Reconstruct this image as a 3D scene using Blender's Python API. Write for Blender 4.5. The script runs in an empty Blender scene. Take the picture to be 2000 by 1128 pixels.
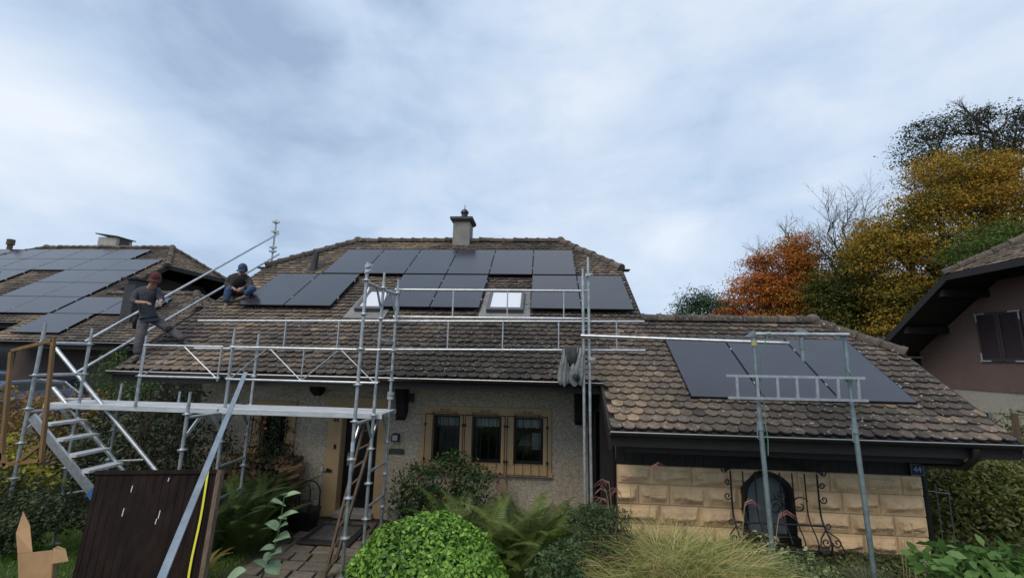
import bpy, math, random
import numpy as np
from mathutils import Vector, Matrix
random.seed(7); rng = np.random.default_rng(7)
sc = bpy.context.scene; C = sc.collection
# ------------------------------------------------------------------ camera
CAMZ = 3.2
FPX, YAW, PITCH, ROLL = 817.25, -0.0739, 0.1629, 0.0213
fw = np.array([math.sin(YAW)*math.cos(PITCH), math.cos(YAW)*math.cos(PITCH), math.sin(PITCH)])
rt = np.array([math.cos(YAW), -math.sin(YAW), 0.]); up = np.cross(rt, fw)
rt, up = math.cos(ROLL)*rt+math.sin(ROLL)*up, -math.sin(ROLL)*rt+math.cos(ROLL)*up
cam = bpy.data.objects.new('camera', bpy.data.cameras.new('camera')); C.objects.link(cam)
cam.data.sensor_width = 36; cam.data.lens = FPX/2000*36
cam.data.clip_start = .05; cam.data.clip_end = 2000
cam.matrix_world = Matrix(((rt[0], up[0], -fw[0], 0), (rt[1], up[1], -fw[1], 0), (rt[2], up[2], -fw[2], CAMZ), (0, 0, 0, 1)))
sc.camera = cam
# ------------------------------------------------------------------ sky and sun
w = bpy.data.worlds.new('World'); sc.world = w; w.use_nodes = True
nt = w.node_tree; N = nt.nodes; L = nt.links; N.clear()
def nd(t, **k):
    n = N.new(t)
    for a, b in k.items(): setattr(n, a, b)
    return n
out = nd('ShaderNodeOutputWorld'); bg = nd('ShaderNodeBackground'); bg.inputs[1].default_value = 0.1
sky = nd('ShaderNodeTexSky'); sky.sky_type = 'NISHITA'; sky.sun_disc = False
SUN_EL, SUN_AZ = math.radians(54), math.radians(212)
sky.sun_elevation = SUN_EL; sky.sun_rotation = SUN_AZ
tc = nd('ShaderNodeTexCoord')
def cloudnoise(scale, detail, rough, loc, sc_=(1, 1, 1), dist=0.0):
    mp = nd('ShaderNodeMapping'); mp.inputs['Location'].default_value = loc; mp.inputs['Scale'].default_value = sc_
    no = nd('ShaderNodeTexNoise'); no.inputs['Scale'].default_value = scale; no.inputs['Detail'].default_value = detail
    no.inputs['Roughness'].default_value = rough; no.inputs['Distortion'].default_value = dist
    L.new(tc.outputs['Generated'], mp.inputs[0]); L.new(mp.outputs[0], no.inputs['Vector']); return no.outputs[0]
def mth(op, a, b=None, c=None, clamp=False):
    n = nd('ShaderNodeMath', operation=op); n.use_clamp = clamp
    for i, v in enumerate((a, b, c)):
        if v is None: continue
        if isinstance(v, (int, float)): n.inputs[i].default_value = v
        else: L.new(v, n.inputs[i])
    return n.outputs[0]
n1 = cloudnoise(1.7, 5, .5, (3.1, 1.7, .4), (1, 1, 1.7), .5)
n2 = cloudnoise(4.5, 6, .55, (.3, 5.7, 2.4), (1, 1, 2.0), .3)
val = mth('ADD', mth('MULTIPLY', n1, .70), mth('MULTIPLY', n2, .48))
def lobe(px, py, width, amt, v):           # a brighter or darker bank of cloud at a compass bearing and height
    d = fw + rt*(px-1000)/FPX + up*(564-py)/FPX; d = d/np.linalg.norm(d)
    vm = nd('ShaderNodeVectorMath', operation='DOT_PRODUCT'); vn = nd('ShaderNodeVectorMath', operation='NORMALIZE')
    L.new(tc.outputs['Generated'], vn.inputs[0]); L.new(vn.outputs[0], vm.inputs[0]); vm.inputs[1].default_value = d
    e = mth('POWER', 2.718, mth('DIVIDE', mth('SUBTRACT', vm.outputs['Value'], 1.0), width*width/2))
    return mth('MULTIPLY_ADD', e, amt, v)
for a in [(40, 170, .22, .27), (180, 230, .14, .12), (330, 210, .26, -.15), (640, 250, .30, -.07), (1130, 260, .2, .13), (1290, 440, .12, .11), (950, 40, .35, .08),
          (1600, 60, .35, .08), (1700, 260, .2, .03), (1470, 330, .2, -.06), (100, 50, .2, -.12), (150, 400, .2, .04), (700, 130, .2, -.02), (1250, 560, .15, .03), (880, 330, .16, .05), (1000,310,.1,-.05)]:
    val = lobe(*a, val)
val = mth('SUBTRACT', val, .05)
cr = nd('ShaderNodeValToRGB'); L.new(val, cr.inputs[0])
e = cr.color_ramp.elements
e[0].position = .34; e[0].color = (.33, .44, .62, 1)
e[1].position = .86; e[1].color = (.82, .88, .97, 1)
m_ = e.new(.55); m_.color = (.53, .66, .84, 1)
sc10 = nd('ShaderNodeVectorMath', operation='SCALE'); sc10.inputs['Scale'].default_value = 10.0
L.new(cr.outputs[0], sc10.inputs[0])
mx = nd('ShaderNodeMix', data_type='RGBA'); mx.inputs['Factor'].default_value = .93
L.new(sky.outputs[0], mx.inputs['A']); L.new(sc10.outputs[0], mx.inputs['B'])
L.new(mx.outputs['Result'], bg.inputs[0]); L.new(bg.outputs[0], out.inputs[0])
sl = bpy.data.lights.new('sun', 'SUN'); sl.energy = 2.1; sl.angle = math.radians(40); sl.color = (1, .89, .74)
so = bpy.data.objects.new('sun', sl); C.objects.link(so)
sdir = Vector((math.sin(SUN_AZ)*math.cos(SUN_EL), math.cos(SUN_AZ)*math.cos(SUN_EL), math.sin(SUN_EL)))
so.rotation_euler = sdir.to_track_quat('Z', 'Y').to_euler(); so.location = (0, -5, 20)
sc.view_settings.view_transform = 'Standard'; sc.view_settings.look = 'None'; sc.view_settings.exposure = 0.12; sc.view_settings.gamma = 1
sc.render.engine = 'CYCLES'
# ------------------------------------------------------------------ placing helpers (survey of the photograph)
def ray(px, py): return fw+rt*(px-1000)/FPX+up*(564-py)/FPX
def at(px, py, Y):
    d = ray(px, py); p = d*Y/d[1]; return Vector((p[0], p[1], p[2]+CAMZ))
def atX(px, py, X):
    d = ray(px, py); p = d*X/d[0]; return Vector((p[0], p[1], p[2]+CAMZ))
TAN = .7212; SA = math.atan(TAN); CS, SN = math.cos(SA), math.sin(SA)
def TZ(Y, o=0): return 2.82+(Y-7.4)*TAN+o          # height of the tile plane
def onT(px, py, o=0, off=(0, 0, 0)):
    d = ray(px, py); p0 = np.array([off[0], 7.4+off[1], 2.82-CAMZ+o+off[2]]); n = np.array([0, -TAN, 1.]); p = d*(p0@n)/(d@n)
    return Vector((p[0], p[1], p[2]+CAMZ))
# ------------------------------------------------------------------ mesh helpers
LOC = {}
def V(*a): return Vector(a)
def props(o, label=None, cat=None, group=None, kind=None):
    if label: o['label'] = label
    if cat: o['category'] = cat
    if group: o['group'] = group
    if kind: o['kind'] = kind
    return o
def thing(name, loc, label, cat, group=None):
    o = bpy.data.objects.new(name, None); C.objects.link(o); o.location = loc; o.empty_display_size = .2
    LOC[o.name] = Vector(loc); return props(o, label, cat, group)
class MB:
    def __init__(s): s.v = []; s.f = []; s.c = []; s.col = None
    def add(s, vs, fs, col=None):
        b = len(s.v); s.v += [tuple(q) for q in vs]; s.f += [tuple(i+b for i in f) for f in fs]
        if col is not None or s.c:
            while len(s.c) < b: s.c.append((1, 1, 1))
            s.c += col if isinstance(col, list) else [col if col is not None else (1, 1, 1)]*len(vs)
    def box(s, x0, x1, y0, y1, z0, z1, col=None):
        s.add([(x0, y0, z0), (x1, y0, z0), (x1, y1, z0), (x0, y1, z0), (x0, y0, z1), (x1, y0, z1), (x1, y1, z1), (x0, y1, z1)],
              [(0, 3, 2, 1), (4, 5, 6, 7), (0, 1, 5, 4), (1, 2, 6, 5), (2, 3, 7, 6), (3, 0, 4, 7)], col)
    def hexa(s, p, col=None):            # eight corners, bottom four then top four
        s.add(p, [(0, 3, 2, 1), (4, 5, 6, 7), (0, 1, 5, 4), (1, 2, 6, 5), (2, 3, 7, 6), (3, 0, 4, 7)], col)
    def bar(s, a, b, wd, th, upv=(0, 0, 1), col=None):   # rectangular bar between two points
        a, b = Vector(a), Vector(b); d = (b-a).normalized(); x = d.cross(Vector(upv))
        if x.length < 1e-4: x = d.cross(Vector((1, 0, 0)))
        x.normalize(); y = x.cross(d)*(th/2); x = x*(wd/2)
        s.hexa([a-x-y, a+x-y, b+x-y, b-x-y, a-x+y, a+x+y, b+x+y, b-x+y], col)
    def tube(s, a, b, r, n=10, r2=None, col=None, cap=True): s.path([a, b], [r, r if r2 is None else r2], n, col, cap)
    def path(s, pts, r, n=8, col=None, cap=True):
        pts = [Vector(p) for p in pts]; rr = r if isinstance(r, (list, tuple)) else [r]*len(pts)
        vs = []; fs = []; prev = None
        for i, p in enumerate(pts):
            d = (pts[min(i+1, len(pts)-1)]-pts[max(i-1, 0)]).normalized()
            if prev is None: x = d.cross(Vector((0, 0, 1)) if abs(d.z) < .9 else Vector((1, 0, 0)))
            else: x = prev-d*prev.dot(d)
            x.normalize(); prev = x; y = d.cross(x)
            for k in range(n):
                t = 2*math.pi*k/n; vs.append(p+(x*math.cos(t)+y*math.sin(t))*rr[i])
        for i in range(len(pts)-1):
            for k in range(n): fs.append((i*n+k, i*n+(k+1) % n, (i+1)*n+(k+1) % n, (i+1)*n+k))
        if cap: fs.append(tuple(reversed(range(n)))); fs.append(tuple((len(pts)-1)*n+k for k in range(n)))
        s.add(vs, fs, col)
    def lathe(s, c, prof, n=16, col=None):     # prof: (r,z)
        vs = []; fs = []
        for r, z in prof:
            for k in range(n): t = 2*math.pi*k/n; vs.append((c[0]+r*math.cos(t), c[1]+r*math.sin(t), c[2]+z))
        for i in range(len(prof)-1):
            for k in range(n): fs.append((i*n+k, i*n+(k+1) % n, (i+1)*n+(k+1) % n, (i+1)*n+k))
        fs.append(tuple(reversed(range(n)))); fs.append(tuple((len(prof)-1)*n+k for k in range(n)))
        s.add(vs, fs, col)
    def sphere(s, c, rad, n=12, m=8, col=None, fn=None):
        vs = []; fs = []
        for i in range(m+1):
            ph = math.pi*i/m
            for k in range(n):
                t = 2*math.pi*k/n; q = Vector((math.sin(ph)*math.cos(t), math.sin(ph)*math.sin(t), math.cos(ph)))
                if fn: q = q*fn(q)
                vs.append((c[0]+q.x*rad[0], c[1]+q.y*rad[1], c[2]+q.z*rad[2]))
        for i in range(m):
            for k in range(n): fs.append((i*n+k, (i+1)*n+k, (i+1)*n+(k+1) % n, i*n+(k+1) % n))
        s.add(vs, fs, col)
    def slab(s, poly, n, th, col=None):        # polygon extruded by -n*th
        k = len(poly); n = Vector(n); P = [Vector(p) for p in poly]; Q = [p-n*th for p in P]
        s.add(P+Q, [tuple(range(k)), tuple(range(2*k-1, k-1, -1))]+[(i, i+k, (i+1) % k+k, (i+1) % k) for i in range(k)], col)
    def build(s, name, mat, parent=None, loc=None, smooth=False, bevel=0):
        o0 = LOC[parent.name] if parent is not None else Vector(loc if loc is not None else (0, 0, 0))
        me = bpy.data.meshes.new(name); me.from_pydata([(q[0]-o0.x, q[1]-o0.y, q[2]-o0.z) for q in s.v], [], s.f)
        if s.c:
            while len(s.c) < len(s.v): s.c.append((1, 1, 1))
            a = me.color_attributes.new('col', 'FLOAT_COLOR', 'POINT')
            a.data.foreach_set('color', np.hstack([np.array(s.c, dtype=np.float32), np.ones((len(s.c), 1), np.float32)]).ravel())
        if mat: me.materials.append(mat)
        if smooth: me.polygons.foreach_set('use_smooth', [True]*len(me.polygons))
        o = bpy.data.objects.new(name, me); C.objects.link(o)
        if parent is not None: o.parent = parent
        else: o.location = o0
        LOC[o.name] = o0
        if bevel:
            b = o.modifiers.new('b', 'BEVEL'); b.width = bevel; b.segments = 2; b.limit_method = 'ANGLE'
        if smooth:
            try: me.set_sharp_from_angle(angle=math.radians(40))
            except Exception: pass
        return o
# ------------------------------------------------------------------ materials
MATS = {}
def mat(name, col=(.5, .5, .5), rough=.6, metal=0, var=.0, vscale=8, bump=0, bscale=60, attr=False, spec=.5, trans=0, col2=None, stretch=(1, 1, 1), bdist=.01, coords='Object', coat=0):
    m = bpy.data.materials.new(name); m.use_nodes = True; t = m.node_tree; b = t.nodes['Principled BSDF']
    b.inputs['Roughness'].default_value = rough; b.inputs['Metallic'].default_value = metal; b.inputs['Specular IOR Level'].default_value = spec
    if coat: b.inputs['Coat Weight'].default_value = coat; b.inputs['Coat Roughness'].default_value = .1
    tcn = t.nodes.new('ShaderNodeTexCoord'); mp = t.nodes.new('ShaderNodeMapping'); mp.inputs['Scale'].default_value = stretch
    t.links.new(tcn.outputs[coords], mp.inputs[0])
    src = None
    if attr:
        a = t.nodes.new('ShaderNodeVertexColor'); a.layer_name = 'col'; src = a.outputs[0]
    if var:
        no = t.nodes.new('ShaderNodeTexNoise'); no.inputs['Scale'].default_value = vscale; no.inputs['Detail'].default_value = 6; no.inputs['Roughness'].default_value = .6
        t.links.new(mp.outputs[0], no.inputs['Vector'])
        rp = t.nodes.new('ShaderNodeMapRange'); rp.inputs[1].default_value = .3; rp.inputs[2].default_value = .7
        t.links.new(no.outputs[0], rp.inputs[0])
        mxn = t.nodes.new('ShaderNodeMix'); mxn.data_type = 'RGBA'; t.links.new(rp.outputs[0], mxn.inputs['Factor'])
        if attr:
            mu = t.nodes.new('ShaderNodeMix'); mu.data_type = 'RGBA'; mu.blend_type = 'MULTIPLY'; mu.inputs['Factor'].default_value = 1
            mxn.inputs['A'].default_value = (1-var,)*3+(1,); mxn.inputs['B'].default_value = (1+var,)*3+(1,)
            t.links.new(src, mu.inputs['A']); t.links.new(mxn.outputs['Result'], mu.inputs['B']); src = mu.outputs['Result']
        else:
            c2 = col2 or tuple(c*(1+var) for c in col); c1 = col if col2 else tuple(c*(1-var) for c in col)
            mxn.inputs['A'].default_value = (*c1, 1); mxn.inputs['B'].default_value = (*c2, 1); src = mxn.outputs['Result']
    if src is not None: t.links.new(src, b.inputs['Base Color'])
    else: b.inputs['Base Color'].default_value = (*col, 1)
    if bump:
        n2 = t.nodes.new('ShaderNodeTexNoise'); n2.inputs['Scale'].default_value = bscale; n2.inputs['Detail'].default_value = 5
        t.links.new(mp.outputs[0], n2.inputs['Vector']); bp = t.nodes.new('ShaderNodeBump'); bp.inputs['Strength'].default_value = bump; bp.inputs['Distance'].default_value = bdist
        t.links.new(n2.outputs[0], bp.inputs['Height']); t.links.new(bp.outputs[0], b.inputs['Normal'])
    if trans:
        tr = t.nodes.new('ShaderNodeBsdfTranslucent'); ms = t.nodes.new('ShaderNodeMixShader'); ms.inputs[0].default_value = trans
        if src is not None: t.links.new(src, tr.inputs[0])
        else: tr.inputs[0].default_value = (*col, 1)
        t.links.new(b.outputs[0], ms.inputs[1]); t.links.new(tr.outputs[0], ms.inputs[2]); t.links.new(ms.outputs[0], t.nodes['Material Output'].inputs[0])
    MATS[name] = m; return m
LEAF = mat('leaf', rough=.5, attr=True, trans=.25, spec=.35)
MATTELEAF = mat('matte_leaf', rough=.7, attr=True, trans=.25, spec=.2)
BARK = mat('bark', (.07, .055, .045), .9, var=.35, vscale=6, bump=.6, bscale=20)
GALV = mat('galvanised', (.42, .45, .46), .45, metal=.6, var=.32, vscale=11, bump=.1, bscale=40)
ALU = mat('aluminium', (.50, .52, .54), .4, metal=.75, var=.2, vscale=14)
PROP = mat('prop_steel', (.22, .28, .30), .5, metal=.5, var=.25, vscale=10)
DECK = mat('deck_alu', (.60, .62, .64), .45, metal=.35, var=.18, vscale=12, stretch=(.3, 4, 1))
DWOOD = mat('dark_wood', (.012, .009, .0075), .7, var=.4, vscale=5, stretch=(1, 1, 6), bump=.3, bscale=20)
WOODP = mat('pine', (.20, .115, .045), .7, var=.3, vscale=10, stretch=(1, 1, .3), bump=.2, bscale=30)
OLDWOOD = mat('old_wood', (.115, .078, .052), .8, var=.35, vscale=9, stretch=(3, 3, .5), bump=.3, bscale=30)
OCHRE = mat('ochre_paint', (.50, .335, .175), .65, var=.10, vscale=4, bump=.08, bscale=60)
IRON = mat('iron', (.012, .012, .014), .5, var=.4, vscale=20)
GUTTER = mat('gutter_metal', (.016, .013, .012), .45, var=.3, vscale=6)
LIP = mat('zinc', (.35, .36, .37), .4, metal=.7)
CONC = mat('render_grey', (.23, .22, .20), .85, var=.2, vscale=3, bump=.3, bscale=40)
SLAB = mat('dark_slab', (.07, .065, .06), .85, var=.3, vscale=6)
BLACK = mat('black_paint', (.008, .008, .009), .35)
ROOM = mat('room_dark', (.012, .011, .010), .9)
ROPE = mat('green_rope', (.08, .20, .12), .8)
def wallmat(name, c1, c2, speck):
    m = mat(name, c1, .9, var=.2, vscale=1.1, col2=c2); t = m.node_tree; b = t.nodes['Principled BSDF']
    tcn = t.nodes.new('ShaderNodeTexCoord'); vo = t.nodes.new('ShaderNodeTexVoronoi'); vo.inputs['Scale'].default_value = 38
    no = t.nodes.new('ShaderNodeTexNoise'); no.inputs['Scale'].default_value = 60; no.inputs['Detail'].default_value = 3
    t.links.new(tcn.outputs['Object'], vo.inputs['Vector']); t.links.new(tcn.outputs['Object'], no.inputs['Vector'])
    src = b.inputs['Base Color'].links[0].from_socket
    rp = t.nodes.new('ShaderNodeMapRange'); rp.inputs[1].default_value = 0; rp.inputs[2].default_value = 1; rp.inputs[3].default_value = 1-speck; rp.inputs[4].default_value = 1+speck
    sep = t.nodes.new('ShaderNodeSeparateColor'); t.links.new(vo.outputs['Color'], sep.inputs[0]); t.links.new(sep.outputs[0], rp.inputs[0])
    mu = t.nodes.new('ShaderNodeVectorMath'); mu.operation = 'SCALE'; t.links.new(src, mu.inputs[0]); t.links.new(rp.outputs[0], mu.inputs['Scale'])
    t.links.new(mu.outputs[0], b.inputs['Base Color'])
    bp = t.nodes.new('ShaderNodeBump'); bp.inputs['Strength'].default_value = .7; bp.inputs['Distance'].default_value = .02
    ad = t.nodes.new('ShaderNodeMath'); ad.operation = 'ADD'; t.links.new(vo.outputs['Distance'], ad.inputs[0]); t.links.new(no.outputs[0], ad.inputs[1])
    t.links.new(ad.outputs[0], bp.inputs['Height']); t.links.new(bp.outputs[0], b.inputs['Normal']); return m
ROUGHCAST = wallmat('roughcast', (.47, .39, .285), (.54, .465, .36), .28)
PINK = wallmat('pink_render', (.20, .125, .103), (.225, .145, .12), .10)
BEIGE = wallmat('beige_render', (.46, .41, .32), (.51, .46, .37), .12)
def tilemat():
    m = mat('roof_tile', rough=.85, attr=True, var=.38, vscale=11, bump=.35, bscale=45, bdist=.008); t = m.node_tree; b = t.nodes['Principled BSDF']
    src = b.inputs['Base Color'].links[0].from_socket
    tcn = t.nodes.new('ShaderNodeTexCoord'); no = t.nodes.new('ShaderNodeTexNoise'); no.inputs['Scale'].default_value = 21; no.inputs['Detail'].default_value = 4
    t.links.new(tcn.outputs['Object'], no.inputs['Vector'])
    rp = t.nodes.new('ShaderNodeMapRange'); rp.inputs[1].default_value = .63; rp.inputs[2].default_value = .70; t.links.new(no.outputs[0], rp.inputs[0])
    mxn = t.nodes.new('ShaderNodeMix'); mxn.data_type = 'RGBA'; mxn.inputs['B'].default_value = (.36, .35, .30, 1)   # pale lichen
    t.links.new(rp.outputs[0], mxn.inputs['Factor']); t.links.new(src, mxn.inputs['A'])
    n3 = t.nodes.new('ShaderNodeTexNoise'); n3.inputs['Scale'].default_value = 2.2; n3.inputs['Detail'].default_value = 8; n3.inputs['Roughness'].default_value = .7; t.links.new(tcn.outputs['Object'], n3.inputs['Vector'])
    r3 = t.nodes.new('ShaderNodeMapRange'); r3.inputs[1].default_value = .54; r3.inputs[2].default_value = .70; r3.inputs[4].default_value = .55; t.links.new(n3.outputs[0], r3.inputs[0])
    m3 = t.nodes.new('ShaderNodeMix'); m3.data_type = 'RGBA'; m3.inputs['B'].default_value = (.05, .06, .025, 1)     # moss
    t.links.new(r3.outputs[0], m3.inputs['Factor']); t.links.new(mxn.outputs['Result'], m3.inputs['A'])
    t.links.new(m3.outputs['Result'], b.inputs['Base Color']); return m
TILE = tilemat()
# ------------------------------------------------------------------ ground
def sstep(a, b, x): t = np.clip((x-a)/(b-a), 0, 1); return t*t*(3-2*t)
def H(x, y):
    x = np.asarray(x, float); y = np.asarray(y, float)
    h = 1.55*(1-sstep(1.2, 5.0, y)) + .36*sstep(.2, 2.4, x)*sstep(3, 5, y)*(1-.0*x)
    h = h + 1.15*sstep(-8.6, -13, x)*sstep(5, 10, y)
    h = h + .45*sstep(-3.5, -7.5, x)*(1-sstep(5.0, 7.5, y))*sstep(3, 5, y)
    h = h + 5.0*sstep(22, 60, y)*sstep(0, 40, x)+14*sstep(60, 400, y)
    return h
def Hf(x, y): return float(H(x, y))
gx = np.unique(np.concatenate([np.linspace(-400, -25, 12), np.linspace(-25, 25, 126), np.linspace(25, 400, 12)]))
gy = np.unique(np.concatenate([np.linspace(-300, -5, 10), np.linspace(-5, 30, 90), np.linspace(30, 600, 16)]))
X, Y = np.meshgrid(gx, gy); Z = H(X, Y)
g = MB(); nx = len(gx)
g.v = [tuple(q) for q in np.stack([X.ravel(), Y.ravel(), Z.ravel()], 1)]
g.f = [(j*nx+i, j*nx+i+1, (j+1)*nx+i+1, (j+1)*nx+i) for j in range(len(gy)-1) for i in range(nx-1)]
SOIL = mat('soil', (.035, .032, .02), .95, var=.5, vscale=3, col2=(.05, .055, .025), bump=.6, bscale=12, bdist=.03)
props(g.build('ground', SOIL, smooth=True), kind='structure')
def pavement():
    m = MB(); r = random.Random(3)
    for j, y in enumerate(np.arange(5.75, 8.3, .27)):
        x = -4.5+r.random()*.2
        while x < -2.3:
            wd = .2+r.random()*.3; q = .008
            z = Hf(x, y)+.03+r.random()*.012
            a = [V(x+q+r.random()*.04, y+q+r.random()*.03, z), V(x+wd-q, y+q+r.random()*.04, z), V(x+wd-q-r.random()*.03, y+.27-q-r.random()*.03, z), V(x+q, y+.27-q, z)]
            m.slab(a, (0, 0, 1), .08, tuple(np.array([.135, .118, .095])*(.7+.6*r.random()))); x += wd
    props(m.build('path', mat('paving', rough=.85, attr=True, var=.3, vscale=12, bump=.4, bscale=30), bevel=.01), kind='structure')
pavement()
# ------------------------------------------------------------------ roof tiles
PAL = np.array([[.032, .025, .021], [.062, .048, .039], [.100, .077, .060], [.165, .122, .086], [.26, .188, .120]])
def vnoise(x, y, s=0):
    def h(i, j): return (math.sin(i*127.1+j*311.7+s*74.7)*43758.5453) % 1
    i, j = math.floor(x), math.floor(y); a, b = x-i, y-j; a = a*a*(3-2*a); b = b*b*(3-2*b)
    return (h(i, j)*(1-a)+h(i+1, j)*a)*(1-b)+(h(i, j+1)*(1-a)+h(i+1, j+1)*a)*b
def tilecol(x, s, r, bias=0):
    t = vnoise(x*.45+3, s*.5, 1)*1.0+vnoise(x*1.3, s*1.5, 2)*.5+r.gauss(0, .13)+bias-.30+(.04 if x > 1.2 else 0)-.05*max(0, 1-s)
    t = min(max(t, 0), .999)*4; i = int(t); k = t-i
    return tuple(PAL[i]*(1-k)+PAL[min(i+1, 4)]*k)
def tile_field(m, O, U, S, Nn, s0, rows, e, wd, xl, xr, seed=1, bias=0):
    r = random.Random(seed); O, U, S, Nn = Vector(O), Vector(U), Vector(S), Vector(Nn); Lt = 1.5*e
    arc = [(p, .56*(1-math.sqrt(max(0, 1-(p/.5)**2)))) for p in (-.498, -.47, -.39, -.27, -.14, 0, .14, .27, .39, .47, .498)]
    for i in range(rows):
        s = s0+i*e; a, b = xl(s+e*.4), xr(s+e*.4)
        if b-a < wd*.5: continue
        j0 = math.floor(a/wd)-1; off = .5*(i % 2)
        for j in range(j0, int(b/wd)+3):
            xc = (j+off)*wd
            if xc < a-wd*.05 or xc > b+wd*.05: continue
            x1, x2 = max(xc-.5*wd, a), min(xc+.5*wd, b); xm = (x1+x2)/2; ww = (x2-x1)
            if ww < .25*wd: continue
            h = .048+r.gauss(0, .005); rot = r.gauss(0, .012); sj = r.gauss(0, .004); tl = r.gauss(0, .003)
            pts = [(xm+p*ww*.985, s+sj+q*e*.8) for p, q in arc]; n = len(pts)
            P = []
            for (x, y) in pts:
                y2 = y+rot*(x-xm); hh = h-(y-s)/Lt*.046+tl*(x-xm)/ww
                P.append(O+U*x+S*y2+Nn*hh)
            P.append(O+U*(x2)+S*(s+Lt)+Nn*.004); P.append(O+U*(x1)+S*(s+Lt)+Nn*.004)
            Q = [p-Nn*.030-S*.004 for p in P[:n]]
            m.add(P+Q, [tuple(range(n+2))]+[(k+1, k, n+2+k, n+2+k+1) for k in range(n-1)], (lambda c_: [c_]*len(P)+[tuple(q*.3 for q in c_)]*n)(tilecol(xc, s, r, bias)))  # lower edges coloured darker: gap shadow between tile rows put into the colour
def ridge_run(m, a, b, r=.125, step=.36, seed=2, upv=(0, 0, 1), cap=True):
    a, b = Vector(a), Vector(b); Ld = (b-a).length; d = (b-a)/Ld; x = d.cross(Vector(upv)).normalized(); u = x.cross(d)
    k = max(1, round(Ld/step)); st = Ld/k; R = random.Random(seed)
    for i in range(k):
        c = tuple(PAL[1]*(.7+R.random()*.8)) if R.random() < .7 else tuple(PAL[2]*(.8+R.random()*.4))
        vs = []; fs = []; jz = R.gauss(0, .006)
        for t, rr in ((-.03, r*1.10), (.05, r*1.10), (.07, r*.98), (st+.01, r*.88)):
            for q in range(9):
                an = math.pi*(q/8)*1.16-.25
                vs.append(a+d*(i*st+t)+x*math.cos(an)*rr+u*(math.sin(an)*rr*.95-.02+jz))
        for q in range(3):
            for w_ in range(8): fs.append((q*9+w_, q*9+w_+1, (q+1)*9+w_+1, (q+1)*9+w_))
        fs.append(tuple(range(9)))
        m.add(vs, fs, c)
    if cap: m.sphere(b, (r*1.15,)*3, 10, 6, tuple(PAL[2]))
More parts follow.
